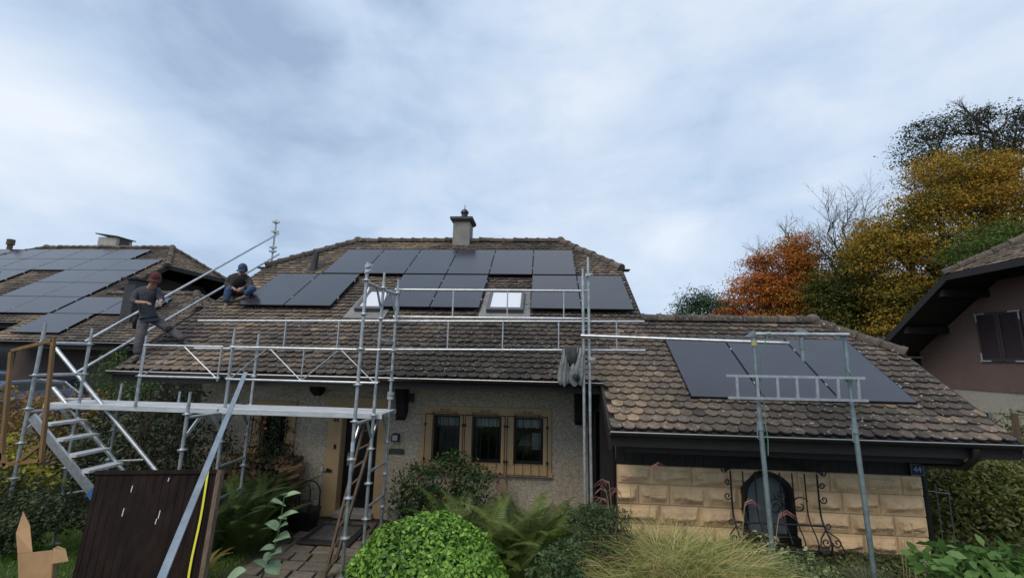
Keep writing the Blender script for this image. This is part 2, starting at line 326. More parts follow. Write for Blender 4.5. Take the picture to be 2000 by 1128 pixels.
# house-local design of the roof, used by three houses of the same type
EX, EC = .155, .155*CS
YW = 7.4-7*EC     # wing eave
RY, RZ = 13.0, TZ(13.0); HYf = 11.3; HZ = TZ(HYf); RW = 9.1; RWZ = TZ(RW)
XL, XR = -7.95, 2.12
def lerp(a, b, t): return a+(b-a)*t
def fxl(s):
    y = YW+s*CS
    if y < 7.4-.01: return 1.03
    if y < HYf: return XL
    return lerp(XL, -6.1, (y-HYf)/(RY-HYf))
def fxr(s):
    y = YW+s*CS
    if y < 8.2: return 6.58
    if y < RW: return lerp(6.58, 5.6, (y-8.2)/(RW-8.2))
    if y < HYf: return XR
    return lerp(XR, .56, (y-HYf)/(RY-HYf))
ROOFMESH = {}
def make_roof(root, dx, dy, dz, wing=True, seed=1, bias=0):
    """roof children in world coordinates moved by (dx,dy,dz)"""
    D = Vector((dx, dy, dz))
    nf = Vector((0, -SN, CS)); nb = Vector((0, SN, CS))
    base = MB(); o = -.012
    def P(x, y, z=None, k=o): return V(x, y, (TZ(y) if z is None else z)+k)+D
    def Bk(x, y, k=o): return V(x, y, RZ-(y-RY)*TAN+k)+D
    f = [P(XL, 7.4), P(1.03, 7.4), P(1.03, YW), P(6.58, YW), P(6.58, 8.2), P(5.6, RW), P(XR, RW), P(XR, HYf), P(.56, RY), P(-6.1, RY), P(XL, HYf)] if wing else \
        [P(XL, 7.4), P(XR, 7.4), P(XR, HYf), P(.56, RY), P(-6.1, RY), P(XL, HYf)]
    base.slab(f, nf, .10)
    BE = 18.6
    base.slab([Bk(XR, BE), Bk(XL, BE), Bk(XL, 2*RY-HYf), Bk(-6.1, RY), Bk(.56, RY), Bk(XR, 2*RY-HYf)], nb, .10)
    HYb = 2*RY-HYf
    apR, apL = V(.56, RY, RZ)+D, V(-6.1, RY, RZ)+D
    cR = [V(XR, HYf, HZ)+D, V(XR, HYb, HZ)+D]; cL = [V(XL, HYf, HZ)+D, V(XL, HYb, HZ)+D]
    base.slab([cR[0], cR[1], apR], (.6, 0, .8), .03); base.slab([cL[1], cL[0], apL], (-.6, 0, .8), .03)
    if wing:
        wb = 2*RW-YW
        def W(x, y, k=o): return V(x, y, RWZ-(y-RW)*TAN+k)+D
        base.slab([W(6.58, wb), W(XR-.3, wb), W(XR-.3, RW), W(5.6, RW), W(6.58, 10.0)], nb, .09)
        wf, wk, wa = V(6.58, 8.2, TZ(8.2))+D, V(6.58, 10.0, TZ(8.2))+D, V(5.6, RW, RWZ)+D
        base.slab([wf, wk, wa], (.6, 0, .8), .03)
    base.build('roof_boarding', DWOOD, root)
    m = MB(); rows = int((RY-YW)/EC)+1
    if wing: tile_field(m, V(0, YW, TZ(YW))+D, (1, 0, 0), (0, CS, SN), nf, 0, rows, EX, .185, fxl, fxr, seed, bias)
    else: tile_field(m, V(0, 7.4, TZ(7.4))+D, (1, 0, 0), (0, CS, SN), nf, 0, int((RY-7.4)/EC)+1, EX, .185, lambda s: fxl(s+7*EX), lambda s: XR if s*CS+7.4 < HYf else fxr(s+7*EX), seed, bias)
    # half hips
    def hip(c0, c1, ap, sd):
        U = (c1-c0); Lh = U.length; U.normalize(); mid = (c0+c1)/2; S = ap-mid; Hs = S.length; S.normalize(); n = U.cross(S)
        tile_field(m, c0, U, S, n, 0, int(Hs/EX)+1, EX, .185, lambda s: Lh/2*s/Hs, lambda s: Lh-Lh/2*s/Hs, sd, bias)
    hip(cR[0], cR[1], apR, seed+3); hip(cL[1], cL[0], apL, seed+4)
    if wing: hip(wf, wk, wa, seed+5)
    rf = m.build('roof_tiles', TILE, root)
    Kz = V(0, 0, .05)
    runs = [(apL, apR, .125), (cR[0], apR, .125), (cL[0], apL, .125), (cR[1], apR, .125), (cL[1], apL, .125)]
    if wing: runs += [(V(XR, RW, RWZ)+D, wa, .12), (wf, wa, .12), (wk, wa, .12)]
    for i, (p, q, r_) in enumerate(runs):
        rd = MB(); ridge_run(rd, p+Kz, q+Kz, seed=5+i, r=r_, cap=i in (0, 2, 5)); rd.build('ridge_tiles' if i in (0, 5) else 'hip_tiles', TILE, rf, smooth=True)
    # verge and fascia boards, hip gutters
    def board(a, c, dn=.2, th=.035, out=(1, 0, 0)):
        b = MB(); a, c = Vector(a)+D, Vector(c)+D; ov = Vector(out)*th; z = V(0, 0, dn)
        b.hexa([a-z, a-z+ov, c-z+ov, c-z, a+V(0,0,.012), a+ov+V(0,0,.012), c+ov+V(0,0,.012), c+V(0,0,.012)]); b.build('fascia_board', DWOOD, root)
    board((XL-.035, 7.4, TZ(7.4)), (XL-.035, HYf, HZ)); board((XR, RW, RWZ), (XR, HYf, HZ), out=(1, 0, 0))
    board((XL-.035, HYb, HZ), (XL-.035, BE, TZ(7.4))); board((XR, HYb, HZ), (XR, BE, TZ(7.4)))
    board((XL-.035, HYf, HZ), (XL-.035, HYb, HZ), .16); board((XR+.001, HYf, HZ), (XR+.001, HYb, HZ), .16)
    board((1.03 if wing else XR, 7.44, TZ(7.4)-.03), (XL, 7.44, TZ(7.4)-.03), .17, out=(0, -1, 0))
    if wing:
        board((6.58, YW+.04, TZ(YW)-.03), (1.03, YW+.04, TZ(YW)-.03), .2, out=(0, -1, 0))
        board((1.03-.035, YW, TZ(YW)), (1.03-.035, 7.4, TZ(7.4)), .28); board((6.58, YW, TZ(YW)), (6.58, 8.2, TZ(8.2)), .2); board((6.58, 10, TZ(8.2)), (6.58, wb, TZ(YW)), .2)
        board((6.585, 8.2, TZ(8.2)), (6.585, 10, TZ(8.2)), .14)
    # sloping soffit rafters
    for x in np.arange(XL+.25, 1.0, .62):
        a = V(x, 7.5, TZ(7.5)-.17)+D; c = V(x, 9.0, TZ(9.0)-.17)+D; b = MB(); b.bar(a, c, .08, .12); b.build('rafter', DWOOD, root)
    gt = MB()
    def gutter(x0, x1, y, z, r=.062):
        vs = []; fs = []; n = 8
        for x in (x0, x1):
            for rr in (r, r-.006):
                for k2 in range(n+1):
                    t = math.pi*k2/n; vs.append(V(x, y-math.cos(t)*rr, z-math.sin(t)*rr)+D)
        q = n+1
        for k2 in range(n): fs += [(k2, k2+1, 2*q+k2+1, 2*q+k2), (q+k2+1, q+k2, 3*q+k2, 3*q+k2+1), (k2+1, k2, q+k2, q+k2+1), (2*q+k2, 2*q+k2+1, 3*q+k2+1, 3*q+k2)]
        gt.add(vs, fs)
    lip = MB()
    gutter(XL-.05, 1.03 if wing else XR, 7.36, TZ(7.4)-.02); lip.tube(V(XL-.05, 7.298, TZ(7.4)-.012)+D, V(1.03 if wing else XR, 7.298, TZ(7.4)-.012)+D, .010, 6)
    if wing:
        gutter(1.0, 6.7, YW-.05, TZ(YW)-.02); lip.tube(V(1.0, YW-.112, TZ(YW)-.012)+D, V(6.7, YW-.112, TZ(YW)-.012)+D, .010, 6)
    gutter_o = gt.build('gutter', GUTTER, root, smooth=True); lip.build('gutter_rim', LIP, gutter_o)
    # corner flashings of the half hips
    for (x, y, z, sx) in [(XR, HYf, HZ, 1), (XL, HYf, HZ, -1)]+([(6.58, 8.2, TZ(8.2), 1)] if wing else []):
        fl = MB(); fl.slab([V(x-.12*sx, y-.16, z-.02)+D, V(x+.22*sx, y-.12, z-.02)+D, V(x+.22*sx, y+.12, z-.02)+D, V(x-.12*sx, y+.14, z-.02)+D], (0, 0, 1), .03); fl.build('flashing', GUTTER, root)
    return rf
# ------------------------------------------------------------------ wall with openings
def wall_with_holes(m, x0, x1, z0, z1, y0, y1, holes):
    """front wall in a plane of constant y; holes = (xa,xb,za,zb)"""
    xs = sorted({x0, x1, *[h[0] for h in holes], *[h[1] for h in holes]}); zs = sorted({z0, z1, *[h[2] for h in holes], *[h[3] for h in holes]})
    for i in range(len(xs)-1):
        run = None
        for j in range(len(zs)-1):
            cx, cz = (xs[i]+xs[i+1])/2, (zs[j]+zs[j+1])/2
            hole = any(h[0] < cx < h[1] and h[2] < cz < h[3] for h in holes)
            if not hole: m.box(xs[i], xs[i+1], y0, y1, zs[j], zs[j+1])
def text_mesh(name, s, size, mt, parent, loc, ext=.004, rot=(math.pi/2, 0, 0)):
    cu = bpy.data.curves.new(name, 'FONT'); cu.body = s; cu.size = size; cu.extrude = ext; cu.align_x = 'CENTER'; cu.align_y = 'CENTER'; cu.offset = size*.02
    o = bpy.data.objects.new('t', cu); C.objects.link(o); dg = bpy.context.evaluated_depsgraph_get(); me = bpy.data.meshes.new_from_object(o.evaluated_get(dg)); bpy.data.objects.remove(o)
    me.materials.clear(); me.materials.append(mt); p = bpy.data.objects.new(name, me); C.objects.link(p); p.rotation_euler = rot
    p.parent = parent; p.location = Vector(loc)-LOC[parent.name]; return p
def pane_mat():
    m = bpy.data.materials.new('window_glass'); m.use_nodes = True; t = m.node_tree; b = t.nodes['Principled BSDF']
    b.inputs['Base Color'].default_value = (.01, .012, .014, 1); b.inputs['Roughness'].default_value = .03
    tr = t.nodes.new('ShaderNodeBsdfTransparent'); tr.inputs[0].default_value = (.85, .88, .88, 1); gl = t.nodes.new('ShaderNodeBsdfGlossy'); gl.inputs['Roughness'].default_value = .02
    fr = t.nodes.new('ShaderNodeFresnel'); fr.inputs[0].default_value = 1.6; ms = t.nodes.new('ShaderNodeMixShader')
    t.links.new(fr.outputs[0], ms.inputs[0]); t.links.new(tr.outputs[0], ms.inputs[1]); t.links.new(gl.outputs[0], ms.inputs[2]); t.links.new(ms.outputs[0], t.nodes['Material Output'].inputs[0]); return m
PANE = pane_mat()
CURT = mat('curtain', (.55, .55, .52), .9, var=.15, vscale=30, stretch=(4, 1, .3))
# ------------------------------------------------------------------ OUR HOUSE
HB = (-3, 9, 0)
house = thing('house', HB, 'beige roughcast house number 44 under a brown beaver-tail tiled roof, behind the scaffolding', 'house', 'houses of the same type with tiled half-hipped roofs')
rf_main = make_roof(house, 0, 0, 0, True, 1)
WY = 8.7
def xz(px, py, Y=WY): p = at(px, py, Y); return p.x, p.z
DX0, DX1 = xz(664, 900)[0], xz(735, 900)[0]; DZ0 = .10; DZ1 = 2.13
WIN = []      # (x0,x1,z0,z1) of the three openings
WX0, WX1 = -2.43, .20; WZ0, WZ1 = .955, 2.21
for a, b_ in ((844, 898), (921, 979), (1003, 1061)):
    x0 = xz(a, 860)[0]; x1 = xz(b_, 860)[0]; WIN.append((x0, x1, 1.12, 2.03))
LW = (xz(507, 870)[0], xz(556, 870)[0], 1.05, 2.0)
walls = MB()
wall_with_holes(walls, -7.25, .92, -.3, 3.55, WY, WY+.3, [(DX0, DX1, DZ0, DZ1), LW]+WIN)
walls.box(-7.25, -6.95, WY+.301, 17.3, -.3, 3.6); walls.box(.9, 1.2, WY+.301, 17.3, -.3, 3.6); walls.box(-6.95, .9, 17.0, 17.3, -.3, 3.6)
for x in (-7.25, 1.1):      # gables
    walls.slab([V(x, 8.75, 3.601), V(x, 17.25, 3.601), V(x, 15.0, TZ(11.0)-.2), V(x, 14.2, TZ(11.2)-.16), V(x, 11.8, TZ(11.2)-.16), V(x, 11.0, TZ(11.0)-.2)], (-1, 0, 0), -.14)
wl = walls.build('wall', ROUGHCAST, house)
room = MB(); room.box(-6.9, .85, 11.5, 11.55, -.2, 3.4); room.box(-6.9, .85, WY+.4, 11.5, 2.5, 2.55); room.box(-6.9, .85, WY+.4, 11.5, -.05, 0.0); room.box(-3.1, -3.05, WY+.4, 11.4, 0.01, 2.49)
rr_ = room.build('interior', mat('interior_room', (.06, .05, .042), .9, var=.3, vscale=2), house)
fu = MB()   # table, lamp shades, shelf; pale colour stands for reflections in the panes
fu.box(-1.2, .2, 10.0, 10.6, .72, .76); fu.box(-2.6, -1.6, 11.0, 11.35, .01, 1.7); fu.lathe((-.35, 10.2, 1.45), [(.10, 0), (.2, -.22)], 12); fu.lathe((-.9, 10.6, 1.8), [(.06, .1), (.15, -.1)], 12)
fu.box(-.2, .1, 9.5, 9.52, 1.25, 1.6)
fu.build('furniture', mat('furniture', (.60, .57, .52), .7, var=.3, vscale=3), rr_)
base = MB(); base.box(-7.28, DX0-.3, WY-.03, WY-.001, -.3, .22); base.box(DX1+.3, .92, WY-.03, WY-.001, -.3, .22)
base.build('plinth', CONC, house)
# window group surround
def surround(m, x0, x1, z0, z1, holes, y=WY, th=.05):
    wall_with_holes(m, x0, x1, z0, z1, y-th, y-.002, holes)
s = MB(); inner = [(a+.0, b_-.0, c, d) for a, b_, c, d in WIN]
surround(s, WX0, WX1, WZ0, WZ1, inner)
s.box(WX0-.02, WX1+.02, WY-.075, WY-.052, WZ0-.03, WZ0+.05); 
for a, b_, c, d in WIN:        # reveals
    s.box(a-.03, a+.001, WY-.002, WY+.14, c, d); s.box(b_-.001, b_+.03, WY-.002, WY+.14, c, d); s.box(a, b_, WY-.002, WY+.14, c-.03, c+.001)
    s.box(a-.055, a-.03, WY-.062, WY-.051, c-.02, d+.02); s.box(b_+.03, b_+.055, WY-.062, WY-.051, c-.02, d+.02)
s.build('window_surround', OCHRE, house, bevel=.004)
def spiral(c, r0, r1, a0, turns, n=26, flip=1, Y=None):
    pts = []
    for i in range(n):
        t = i/(n-1); r = lerp(r0, r1, t); a = a0+flip*turns*2*math.pi*t
        pts.append(V(c[0]+r*math.cos(a), c[1], c[2]+r*math.sin(a)))
    return pts
def grille(a, b_, c, d, bottom=.16, name='window_grille', parent=None):
    m = MB(); y = WY-.13; x0, x1 = a-.12, b_+.08; z0, z1 = c-bottom, d+.03
    for p, q in (((x0, z0), (x0, z1)), ((x1, z0), (x1, z1)), ((x0, z1), (x1, z1)), ((x0, z0), (x1, z0))): m.tube((p[0], y, p[1]), (q[0], y, q[1]), .008, 6)
    for i in range(1, 5):
        x = lerp(x0, x1, i/5); m.tube((x, y, z0), (x, y, z1), .006, 6)
    for x in (x0, x1):
        for z in (lerp(z0, z1, .22), lerp(z0, z1, .82)): m.sphere((x, y, z), (.026, .02, .03), 8, 6); m.tube((x, y, z), (x, WY-.05, z), .007, 6)
    xm = (x0+x1)/2
    for sgn in (-1, 1):
        m.path(spiral((xm+sgn*.05, y, z1+.055), .05, .01, math.pi/2-sgn*math.pi/2, 1.2, flip=sgn), .006, 5)
        m.path(spiral((xm+sgn*.24, y, z1+.03), .035, .01, -math.pi/2, 1.1, flip=-sgn), .005, 5)
        m.path([(xm+sgn*.09, y, z1+.02), (xm+sgn*.16, y, z1+.05), (xm+sgn*.24, y, z1-.002)], .005, 5)
    return m.build(name, IRON, parent or house)
wlab = ['casement window with white short curtain, left of the three', 'middle casement window with dark room behind', 'casement window with lamp seen inside, right of the three']
def casement(rect, lab=None, curt=True, y=WY+.10):
    a, b_, c, d = rect; f = MB(); t = .055
    f.box(a+.001, a+t, y, y+.05, c+.001, d-.001); f.box(b_-t, b_-.001, y, y+.05, c+.001, d-.001); f.box(a+t, b_-t, y, y+.05, c+.001, c+t); f.box(a+t, b_-t, y, y+.05, d-t, d-.001)
    fr = f.build('window', BLACK, house)
    if lab: fr['label'] = lab
    p = MB(); p.box(a+t, b_-t, y+.02, y+.026, c+t, d-t); p.build('pane', PANE, fr)
    if curt:
        q = MB(); n = 24; vs = []
        for i in range(n+1):
            x = lerp(a+.02, b_-.02, i/n); yy = y+.16+.012*math.sin(i*1.9); vs += [(x, yy, d-.03), (x, yy, d-.24-.012*math.cos(i*1.3))]
        q.add(vs, [(2*i, 2*i+1, 2*i+3, 2*i+2) for i in range(n)]); q.build('curtain', CURT, fr, smooth=True)
    return fr
for i, r_ in enumerate(WIN): casement(r_, wlab[i], True); grille(*r_)
# left window, ochre surround, partly behind the climbing rose
s = MB(); surround(s, LW[0]-.2, LW[1]+.2, LW[2]-.18, LW[3]+.2, [LW]); s.box(LW[0]-.03, LW[0]+.001, WY, WY+.14, LW[2], LW[3]); s.box(LW[1]-.001, LW[1]+.03, WY, WY+.14, LW[2], LW[3])
s.build('window_surround', OCHRE, house, bevel=.004); casement(LW, 'window half hidden behind the climbing rose', False); grille(*LW)
# door
s = MB(); jl, jr = xz(637, 900)[0], xz(754, 900)[0]
s.box(jl, DX0, WY-.05, WY-.002, .02, DZ1+.19); s.box(DX1, jr, WY-.05, WY-.002, .02, DZ1+.19); s.box(DX0, DX1, WY-.05, WY-.002, DZ1, DZ1+.19)
s.box(DX0-.04, DX0+.002, WY-.001, WY+.22, .1, DZ1+.02); s.box(DX1-.002, DX1+.04, WY-.001, WY+.22, .1, DZ1+.02); s.box(DX0, DX1, WY-.001, WY+.22, DZ1-.002, DZ1+.04)
s.build('door_surround', OCHRE, house, bevel=.004)
d_ = MB(); d_.box(DX0+.003, DX1-.003, WY+.16, WY+.21, DZ0+.04, DZ1-.003); d_.box(DX0+.14, DX1-.14, WY+.145, WY+.159, .3, .95); d_.box(DX0+.14, DX1-.14, WY+.145, WY+.159, 1.08, 1.95)
door = d_.build('door', BLACK, house, bevel=.008); door['label'] = 'black front door with glazed upper panel'
h_ = MB(); hx = DX0+.11; h_.box(hx-.02, hx+.02, WY+.132, WY+.144, .95, 1.2); h_.tube((hx, WY+.135, 1.12), (hx, WY+.085, 1.12), .009, 8); h_.tube((hx, WY+.085, 1.12), (hx+.12, WY+.085, 1.12), .009, 8)
h_.build('handle', ALU, door)
st_ = MB(); st_.box(DX0-.02, DX1+.02, WY-.12, WY+.2, .02, .135); st_.build('door_step', mat('stone_step', (.33, .32, .30), .8, var=.2, vscale=8), house, bevel=.008)
text_mesh('house_number', '44', .12, BLACK, house, (jl+.16, WY-.056, 1.86))
# small things on the wall
p = at(775, 853, WY); lm_ = MB(); lm_.box(p.x-.075, p.x+.075, WY-.11, WY-.002, p.z-.07, p.z+.08); wla = lm_.build('wall_lamp', BLACK, house, bevel=.01)
lp = MB(); lp.box(p.x-.052, p.x+.052, WY-.118, WY-.112, p.z-.045, p.z+.058); lp.build('lens', mat('lamp_lens', (.42, .45, .45), .25), wla)
pl_ = thing('name_plaque', (p.x, WY-.03, 1.25), 'small dark green name plaque hanging below the wall lamp right of the front door', 'plaque')
q_ = MB(); a_ = at(775, 880, WY); q_.box(a_.x-.155, a_.x+.155, WY-.035, WY-.015, a_.z-.05, a_.z+.05); q_.build('board', mat('plaque_green', (.03, .05, .04), .6), pl_, bevel=.004)
q_ = MB(); q_.tube((a_.x-.06, WY-.025, a_.z+.05), (a_.x-.06, WY-.025, p.z-.07), .003, 5); q_.tube((a_.x+.06, WY-.025, a_.z+.05), (a_.x+.06, WY-.025, p.z-.07), .003, 5); q_.build('hanger', IRON, pl_)
q_ = MB()
for zz, n_ in ((.018, 11), (-.02, 8)):
    for i in range(n_): q_.box(a_.x-n_*.011+i*.022, a_.x-n_*.011+i*.022+.014, WY-.038, WY-.0351, a_.z+zz-.006, a_.z+zz+.006)
q_.build('relief', mat('plaque_relief', (.10, .14, .11), .6), pl_)
v_ = MB(); p = at(801, 776, WY); v_.box(p.x-.1, p.x+.1, WY-.02, WY-.002, p.z-.09, p.z+.09)
for i in range(6): v_.box(p.x-.085, p.x+.085, WY-.032, WY-.021, p.z-.075+i*.027, p.z-.06+i*.027)
v_.build('air_vent', SLAB, house)
o_ = MB(); p = at(640, 919, WY)      # forged hook plate on the jamb + socket + cable
o_.box(p.x-.15, p.x-.09, WY-.03, WY-.002, p.z+.0, p.z+.07); o_.tube((p.x-.12, WY-.012, p.z), (p.x-.14, WY-.012, .2), .008, 6); o_.box(p.x-.22, p.x-.15, WY-.04, WY-.002, .18, .30)
o_.build('power_socket', mat('white_plastic', (.6, .6, .58), .4), house)
o_ = MB(); 
for i in range(3): o_.path(spiral((p.x+.02+.03*i, WY-.07, p.z+.03+.012*(i % 2)), .035, .008, i*2.0, 1.2), .008, 5)
o_.tube((p.x-.06, WY-.07, p.z-.0), (p.x+.12, WY-.07, p.z+.03), .009, 6); o_.tube((p.x+.05, WY-.07, p.z), (p.x+.05, WY-.04, p.z), .012, 6)
o_.build('coat_hook', IRON, house)
o_ = MB(); p = at(657, 871, WY); o_.box(p.x-.03, p.x+.02, WY-.06, WY-.051, p.z-.04, p.z+.05); o_.build('door_bell', BLACK, house)
# brackets under the eave
for px, pz in ((611, 780), (778, 828), (1133, 838)):
    p = at(px, pz, WY-.3); m = MB(); w2 = .09; z0 = p.z+.06; zt = TZ(8.3)-.2
    pr_ = [(WY-.001, z0+.12), (WY-.12, z0+.02), (WY-.2, z0), (WY-.25, z0+.08), (WY-.27, z0+.3), (WY-.34, z0+.5), (WY-.6, zt-.12), (WY-.62, zt-.0), (WY-.001, zt+.2)] if px > 700 else [(WY-.001, z0+.1), (WY-.12, z0), (WY-.3, z0+.12), (WY-.4, zt-.12), (WY-.4, zt), (WY-.001, zt+.15)]
    poly = [V(p.x-w2, y, z) for y, z in pr_]; m.slab(poly, (-1, 0, 0), 2*w2); m.build('eave_bracket', DWOOD, house, bevel=.01)
# dark timber cladding between the main wall and the wing
m = MB(); m.box(.92, 1.25, WY-.02, WY+.28, -.2, 3.5); 
for x in np.arange(7.45, 8.68, .14): m.box(1.20, 1.235, x, x+.13, .2, TZ(x)-.22)
m.build('timber_cladding', DWOOD, house)
m = MB(); m.box(1.0, 1.2, 7.42, 7.58, .2, 2.75); m.build('timber_post', DWOOD, house)
m = MB(); m.box(5.9, 5.98, 7.5, 10.7, .3, 2.6); m.build('timber_cladding', DWOOD, house)
# ---- wing: stone wall
SX0, SX1, SY, SZ0, SZ1 = 1.25, 5.94, 7.4, .30, 1.505
AW = (3.19, 3.96, .47, 1.50)      # arched window box
def stone_wall():
    dxy = .018; nxs = int((SX1-SX0)/dxy)+1; nzs = int((SZ1-SZ0)/dxy)+1
    xs = np.linspace(SX0, SX1, nxs); zs = np.linspace(SZ0, SZ1, nzs); r = random.Random(11); ch = .30
    rows_ = []; 
    for j in range(5):
        zt = SZ1-j*ch; bl = []; x = SX0-(.0 if j % 2 == 0 else .25)
        while x < SX1:
            L_ = .46+r.random()*.2
            if SX1-x-L_ < .2: L_ = SX1-x+.01
            bl.append((x, x+L_, r.random()*99)); x += L_
        rows_.append((zt-ch, zt, bl))
    def fb(x, y, s):
        return sum(abs(vnoise(x*f_, y*f_, s+i)-.5)*2*a_ for i, (f_, a_) in enumerate(((5, .5), (11, .3), (25, .2))))
    m = MB(); vs = []; cs = []
    for z in zs:
        for x in xs:
            j = min(int((SZ1-z)/ch), 4); zb, zt, bl = rows_[j]; d = 0; c = .5; sd = 0
            for a, b_, s_ in bl:
                if a <= x <= b_:
                    ex = min(x-a, b_-x); ez = min(z-zb, zt-z); e_ = min(ex, ez); sd = s_
                    if e_ < .008: d = 0
                    elif e_ < .028: d = .018
                    else:
                        k = min((e_-.028)/.05, 1); v = (z-zb)/(zt-zb)
                        ridge = .35+.25*vnoise(x*4+s_, 1.3, 7)
                        prof = max(0, 1-abs(v-ridge)/.42) if v > ridge else max(0, 1-(ridge-v)/.22)
                        fac = (math.floor(vnoise(x*5+s_, z*6, 3)*4+.5)/4)
                        d = .018+k*(.012+.05*prof*(.5+.8*fac)+.050*fb(x, z, s_))
                    break
            vs.append((x, SY-d, z)); c = .92+.16*vnoise(x*3, z*3, 5)
            dj = .72 if d == 0 else 1; st = 1-.22*max(0, vnoise(x*2.2, z*.8, 9)-.5)*2-.10*max(0, 1-(z-SZ0)/.35)*vnoise(x*6, z*5, 4); c *= dj*st*(.95+.1*vnoise(sd*3, sd, 8)); cs.append((.74*c, .52*c, .285*c*(1+.1*vnoise(x*8, z*8, 6))))
    m.v = vs; m.c = cs
    for j in range(nzs-1):
        for i in range(nxs-1):
            x, z = (xs[i]+xs[i+1])/2, (zs[j]+zs[j+1])/2; xc = (AW[0]+AW[1])/2; hw = (AW[1]-AW[0])/2-.03; arch = AW[3]-.35
            if AW[0]+.03 < x < AW[1]-.03 and z > AW[2]+.03 and (z < arch or ((x-xc)/hw)**2+((z-arch)/.33)**2 < 1): continue
            m.f.append((j*nxs+i, j*nxs+i+1, (j+1)*nxs+i+1, (j+1)*nxs+i))
    sw = m.build('stone_wall', mat('sandstone', rough=.9, attr=True, var=.16, vscale=5, bump=.5, bscale=50), house)
    b = MB(); b.box(SX0, SX1, SY+.26, SY+.3, SZ0-.3, SZ1); b.box(SX0-.001, SX0+.03, SY+.0, SY+.259, SZ0-.3, SZ1-.001); b.box(SX1-.03, SX1+.001, SY+.0, SY+.259, SZ0-.3, SZ1-.001); b.box(SX0, SX1, SY-.02, SY+.25, SZ0-.3, SZ0-.001)
    b.box(SX0, SX1, SY, SY+.259, SZ1-.02, SZ1-.001)
    b.build('wall_core', mat('sandstone_core', (.36, .26, .16), .9), sw)
stone_wall()
m = MB()
x = SX0
while x < SX1: m.box(x, min(x+.135, SX1), SY+.005+random.random()*.006, SY+.05, SZ1+.001, TZ(SY)-.2); x += .14
m.box(SX0, SX1, YW+.12, YW+.2, TZ(YW)-.33, TZ(YW)-.13); m.box(1.1, 6.4, SY-.12, SY, TZ(SY)-.32, TZ(SY)-.18)
for x in np.arange(1.3, 6.4, .62): m.bar((x, YW+.1, TZ(YW+.1)-.19), (x, 8.2, TZ(8.2)-.19), .08, .12)
m.build('timber_cladding', DWOOD, house)
m = MB()     # arched frame
xc = (AW[0]+AW[1])/2; hw = (AW[1]-AW[0])/2; arch = AW[3]-.35
def archpts(h, rise, z0, n=14):
    return [(xc-h, z0)]+[(xc-h*math.cos(math.pi*i/n), arch+rise*math.sin(math.pi*i/n)) for i in range(n+1)]+[(xc+h, z0)]
o1, i1 = archpts(hw, .35, AW[2]), archpts(hw-.062, .290, AW[2]+.09); k = len(o1); vs = []
for (y_) in (SY-.125, SY+.12):
    vs += [(a, y_, b_) for a, b_ in o1]+[(a, y_, b_) for a, b_ in i1]
fs = []
for i in range(k-1): fs += [(i, i+1, k+i+1, k+i), (2*k+i+1, 2*k+i, 3*k+i, 3*k+i+1), (i+1, i, 2*k+i, 2*k+i+1), (k+i, k+i+1, 3*k+i+1, 3*k+i)]
fs += [(k-1, 0, k, 2*k-1), (3*k-1, 4*k-1, 3*k, 2*k)]
m.add(vs, fs); m.box(AW[0]-.03, AW[1]+.03, SY-.16, SY-.0, AW[2]-.05, AW[2]+.095)
aw = m.build('arched_window', BLACK, house); aw['label'] = 'arched window with black frame and wrought iron guard in the stone wall'
m = MB(); m.slab([(a, SY+.06, b_) for a, b_ in archpts(hw-.05, .30, AW[2]+.06)], (0, -1, 0), .01)
m.build('pane', mat('grey_reflection_glass', (.15, .17, .18), .25, var=.35, vscale=3, spec=.7), aw)  # grey reflection put into the base colour of the pane
# belly grille
m = MB(); gx0, gx1 = 2.98, 4.28; gz0, gz1 = .46, 1.50; gy = SY-.19
def bel(z): t = (z-gz0)/(gz1-gz0); return gy-.22*math.exp(-((t-.10)/.2)**2)
for i in range(8):
    x = lerp(gx0, gx1, i/7); pts = [(x, bel(z), z) for z in np.linspace(gz0-.05, gz1+.02, 14)]; m.path(pts, .011 if i not in (0, 7) else .015, 6)
m.tube((gx0-.05, bel(gz0), gz0), (gx1+.05, bel(gz0), gz0), .018, 6); zz = lerp(gz0, gz1, .32); m.tube((gx0, bel(zz), zz), (gx1, bel(zz), zz), .015, 6)
top = [(lerp(gx0-.08, gx1+.08, i/16), gy, gz1+.02+.20*math.sin(math.pi*i/16)) for i in range(17)]; m.path(top, .015, 6)
m.path(spiral((gx0-.1, gy, gz1+.04), .05, .012, 0, 1.3, flip=-1), .011, 5); m.path(spiral((gx1+.1, gy, gz1+.04), .05, .012, math.pi, 1.3), .011, 5); m.path(spiral((gx1+.02, gy, gz1+.12), .06, .012, math.pi, 1.5), .010, 5)
m.path(spiral((3.62, gy-.02, 1.02), .13, .02, 0, 1.6), .010, 5); m.path(spiral((3.70, gy-.02, 1.20), .09, .015, math.pi, 1.5), .010, 5); m.path(spiral((3.98, gy-.02, 1.05), .14, .03, .5, 1.1), .010, 5)
for x, sg in ((gx0, -1), (gx1, 1), (gx0, 1), (gx1, -1)):
    for z0_, r_ in ((.62, .07), (.80, .05), (1.15, .06), (1.36, .05)):
        if sg*(x-3.7) < 0 and z0_ > .7: continue
        m.path(spiral((x+sg*r_*1.1, bel(z0_)-.01, z0_), r_, .012, math.pi/2*(1+sg), 1.2, flip=sg), .010, 5)
    m.path([(x, bel(.75), .75), (x+sg*.12, bel(.7)-.03, .66), (x+sg*.17, bel(.5)-.02, .5), (x+sg*.1, bel(.4), .36)], .011, 5)
for i in range(12):
    x = lerp(gx0+.04, gx1-.04, i/11); m.path(spiral((x, bel(gz0)-.01, gz0-.05), .035, .008, math.pi/2, 1.1, n=14, flip=1 if i % 2 else -1), .009, 5)
m.build('window_guard', IRON, aw)
m = MB(); nx_ = at(1787, 921, SY).x; m.box(nx_-.1, nx_+.1, SY-.05, SY-.035, 1.52, 1.70); npl = m.build('number_plate', mat('enamel_blue', (.012, .02, .07), .3), house)
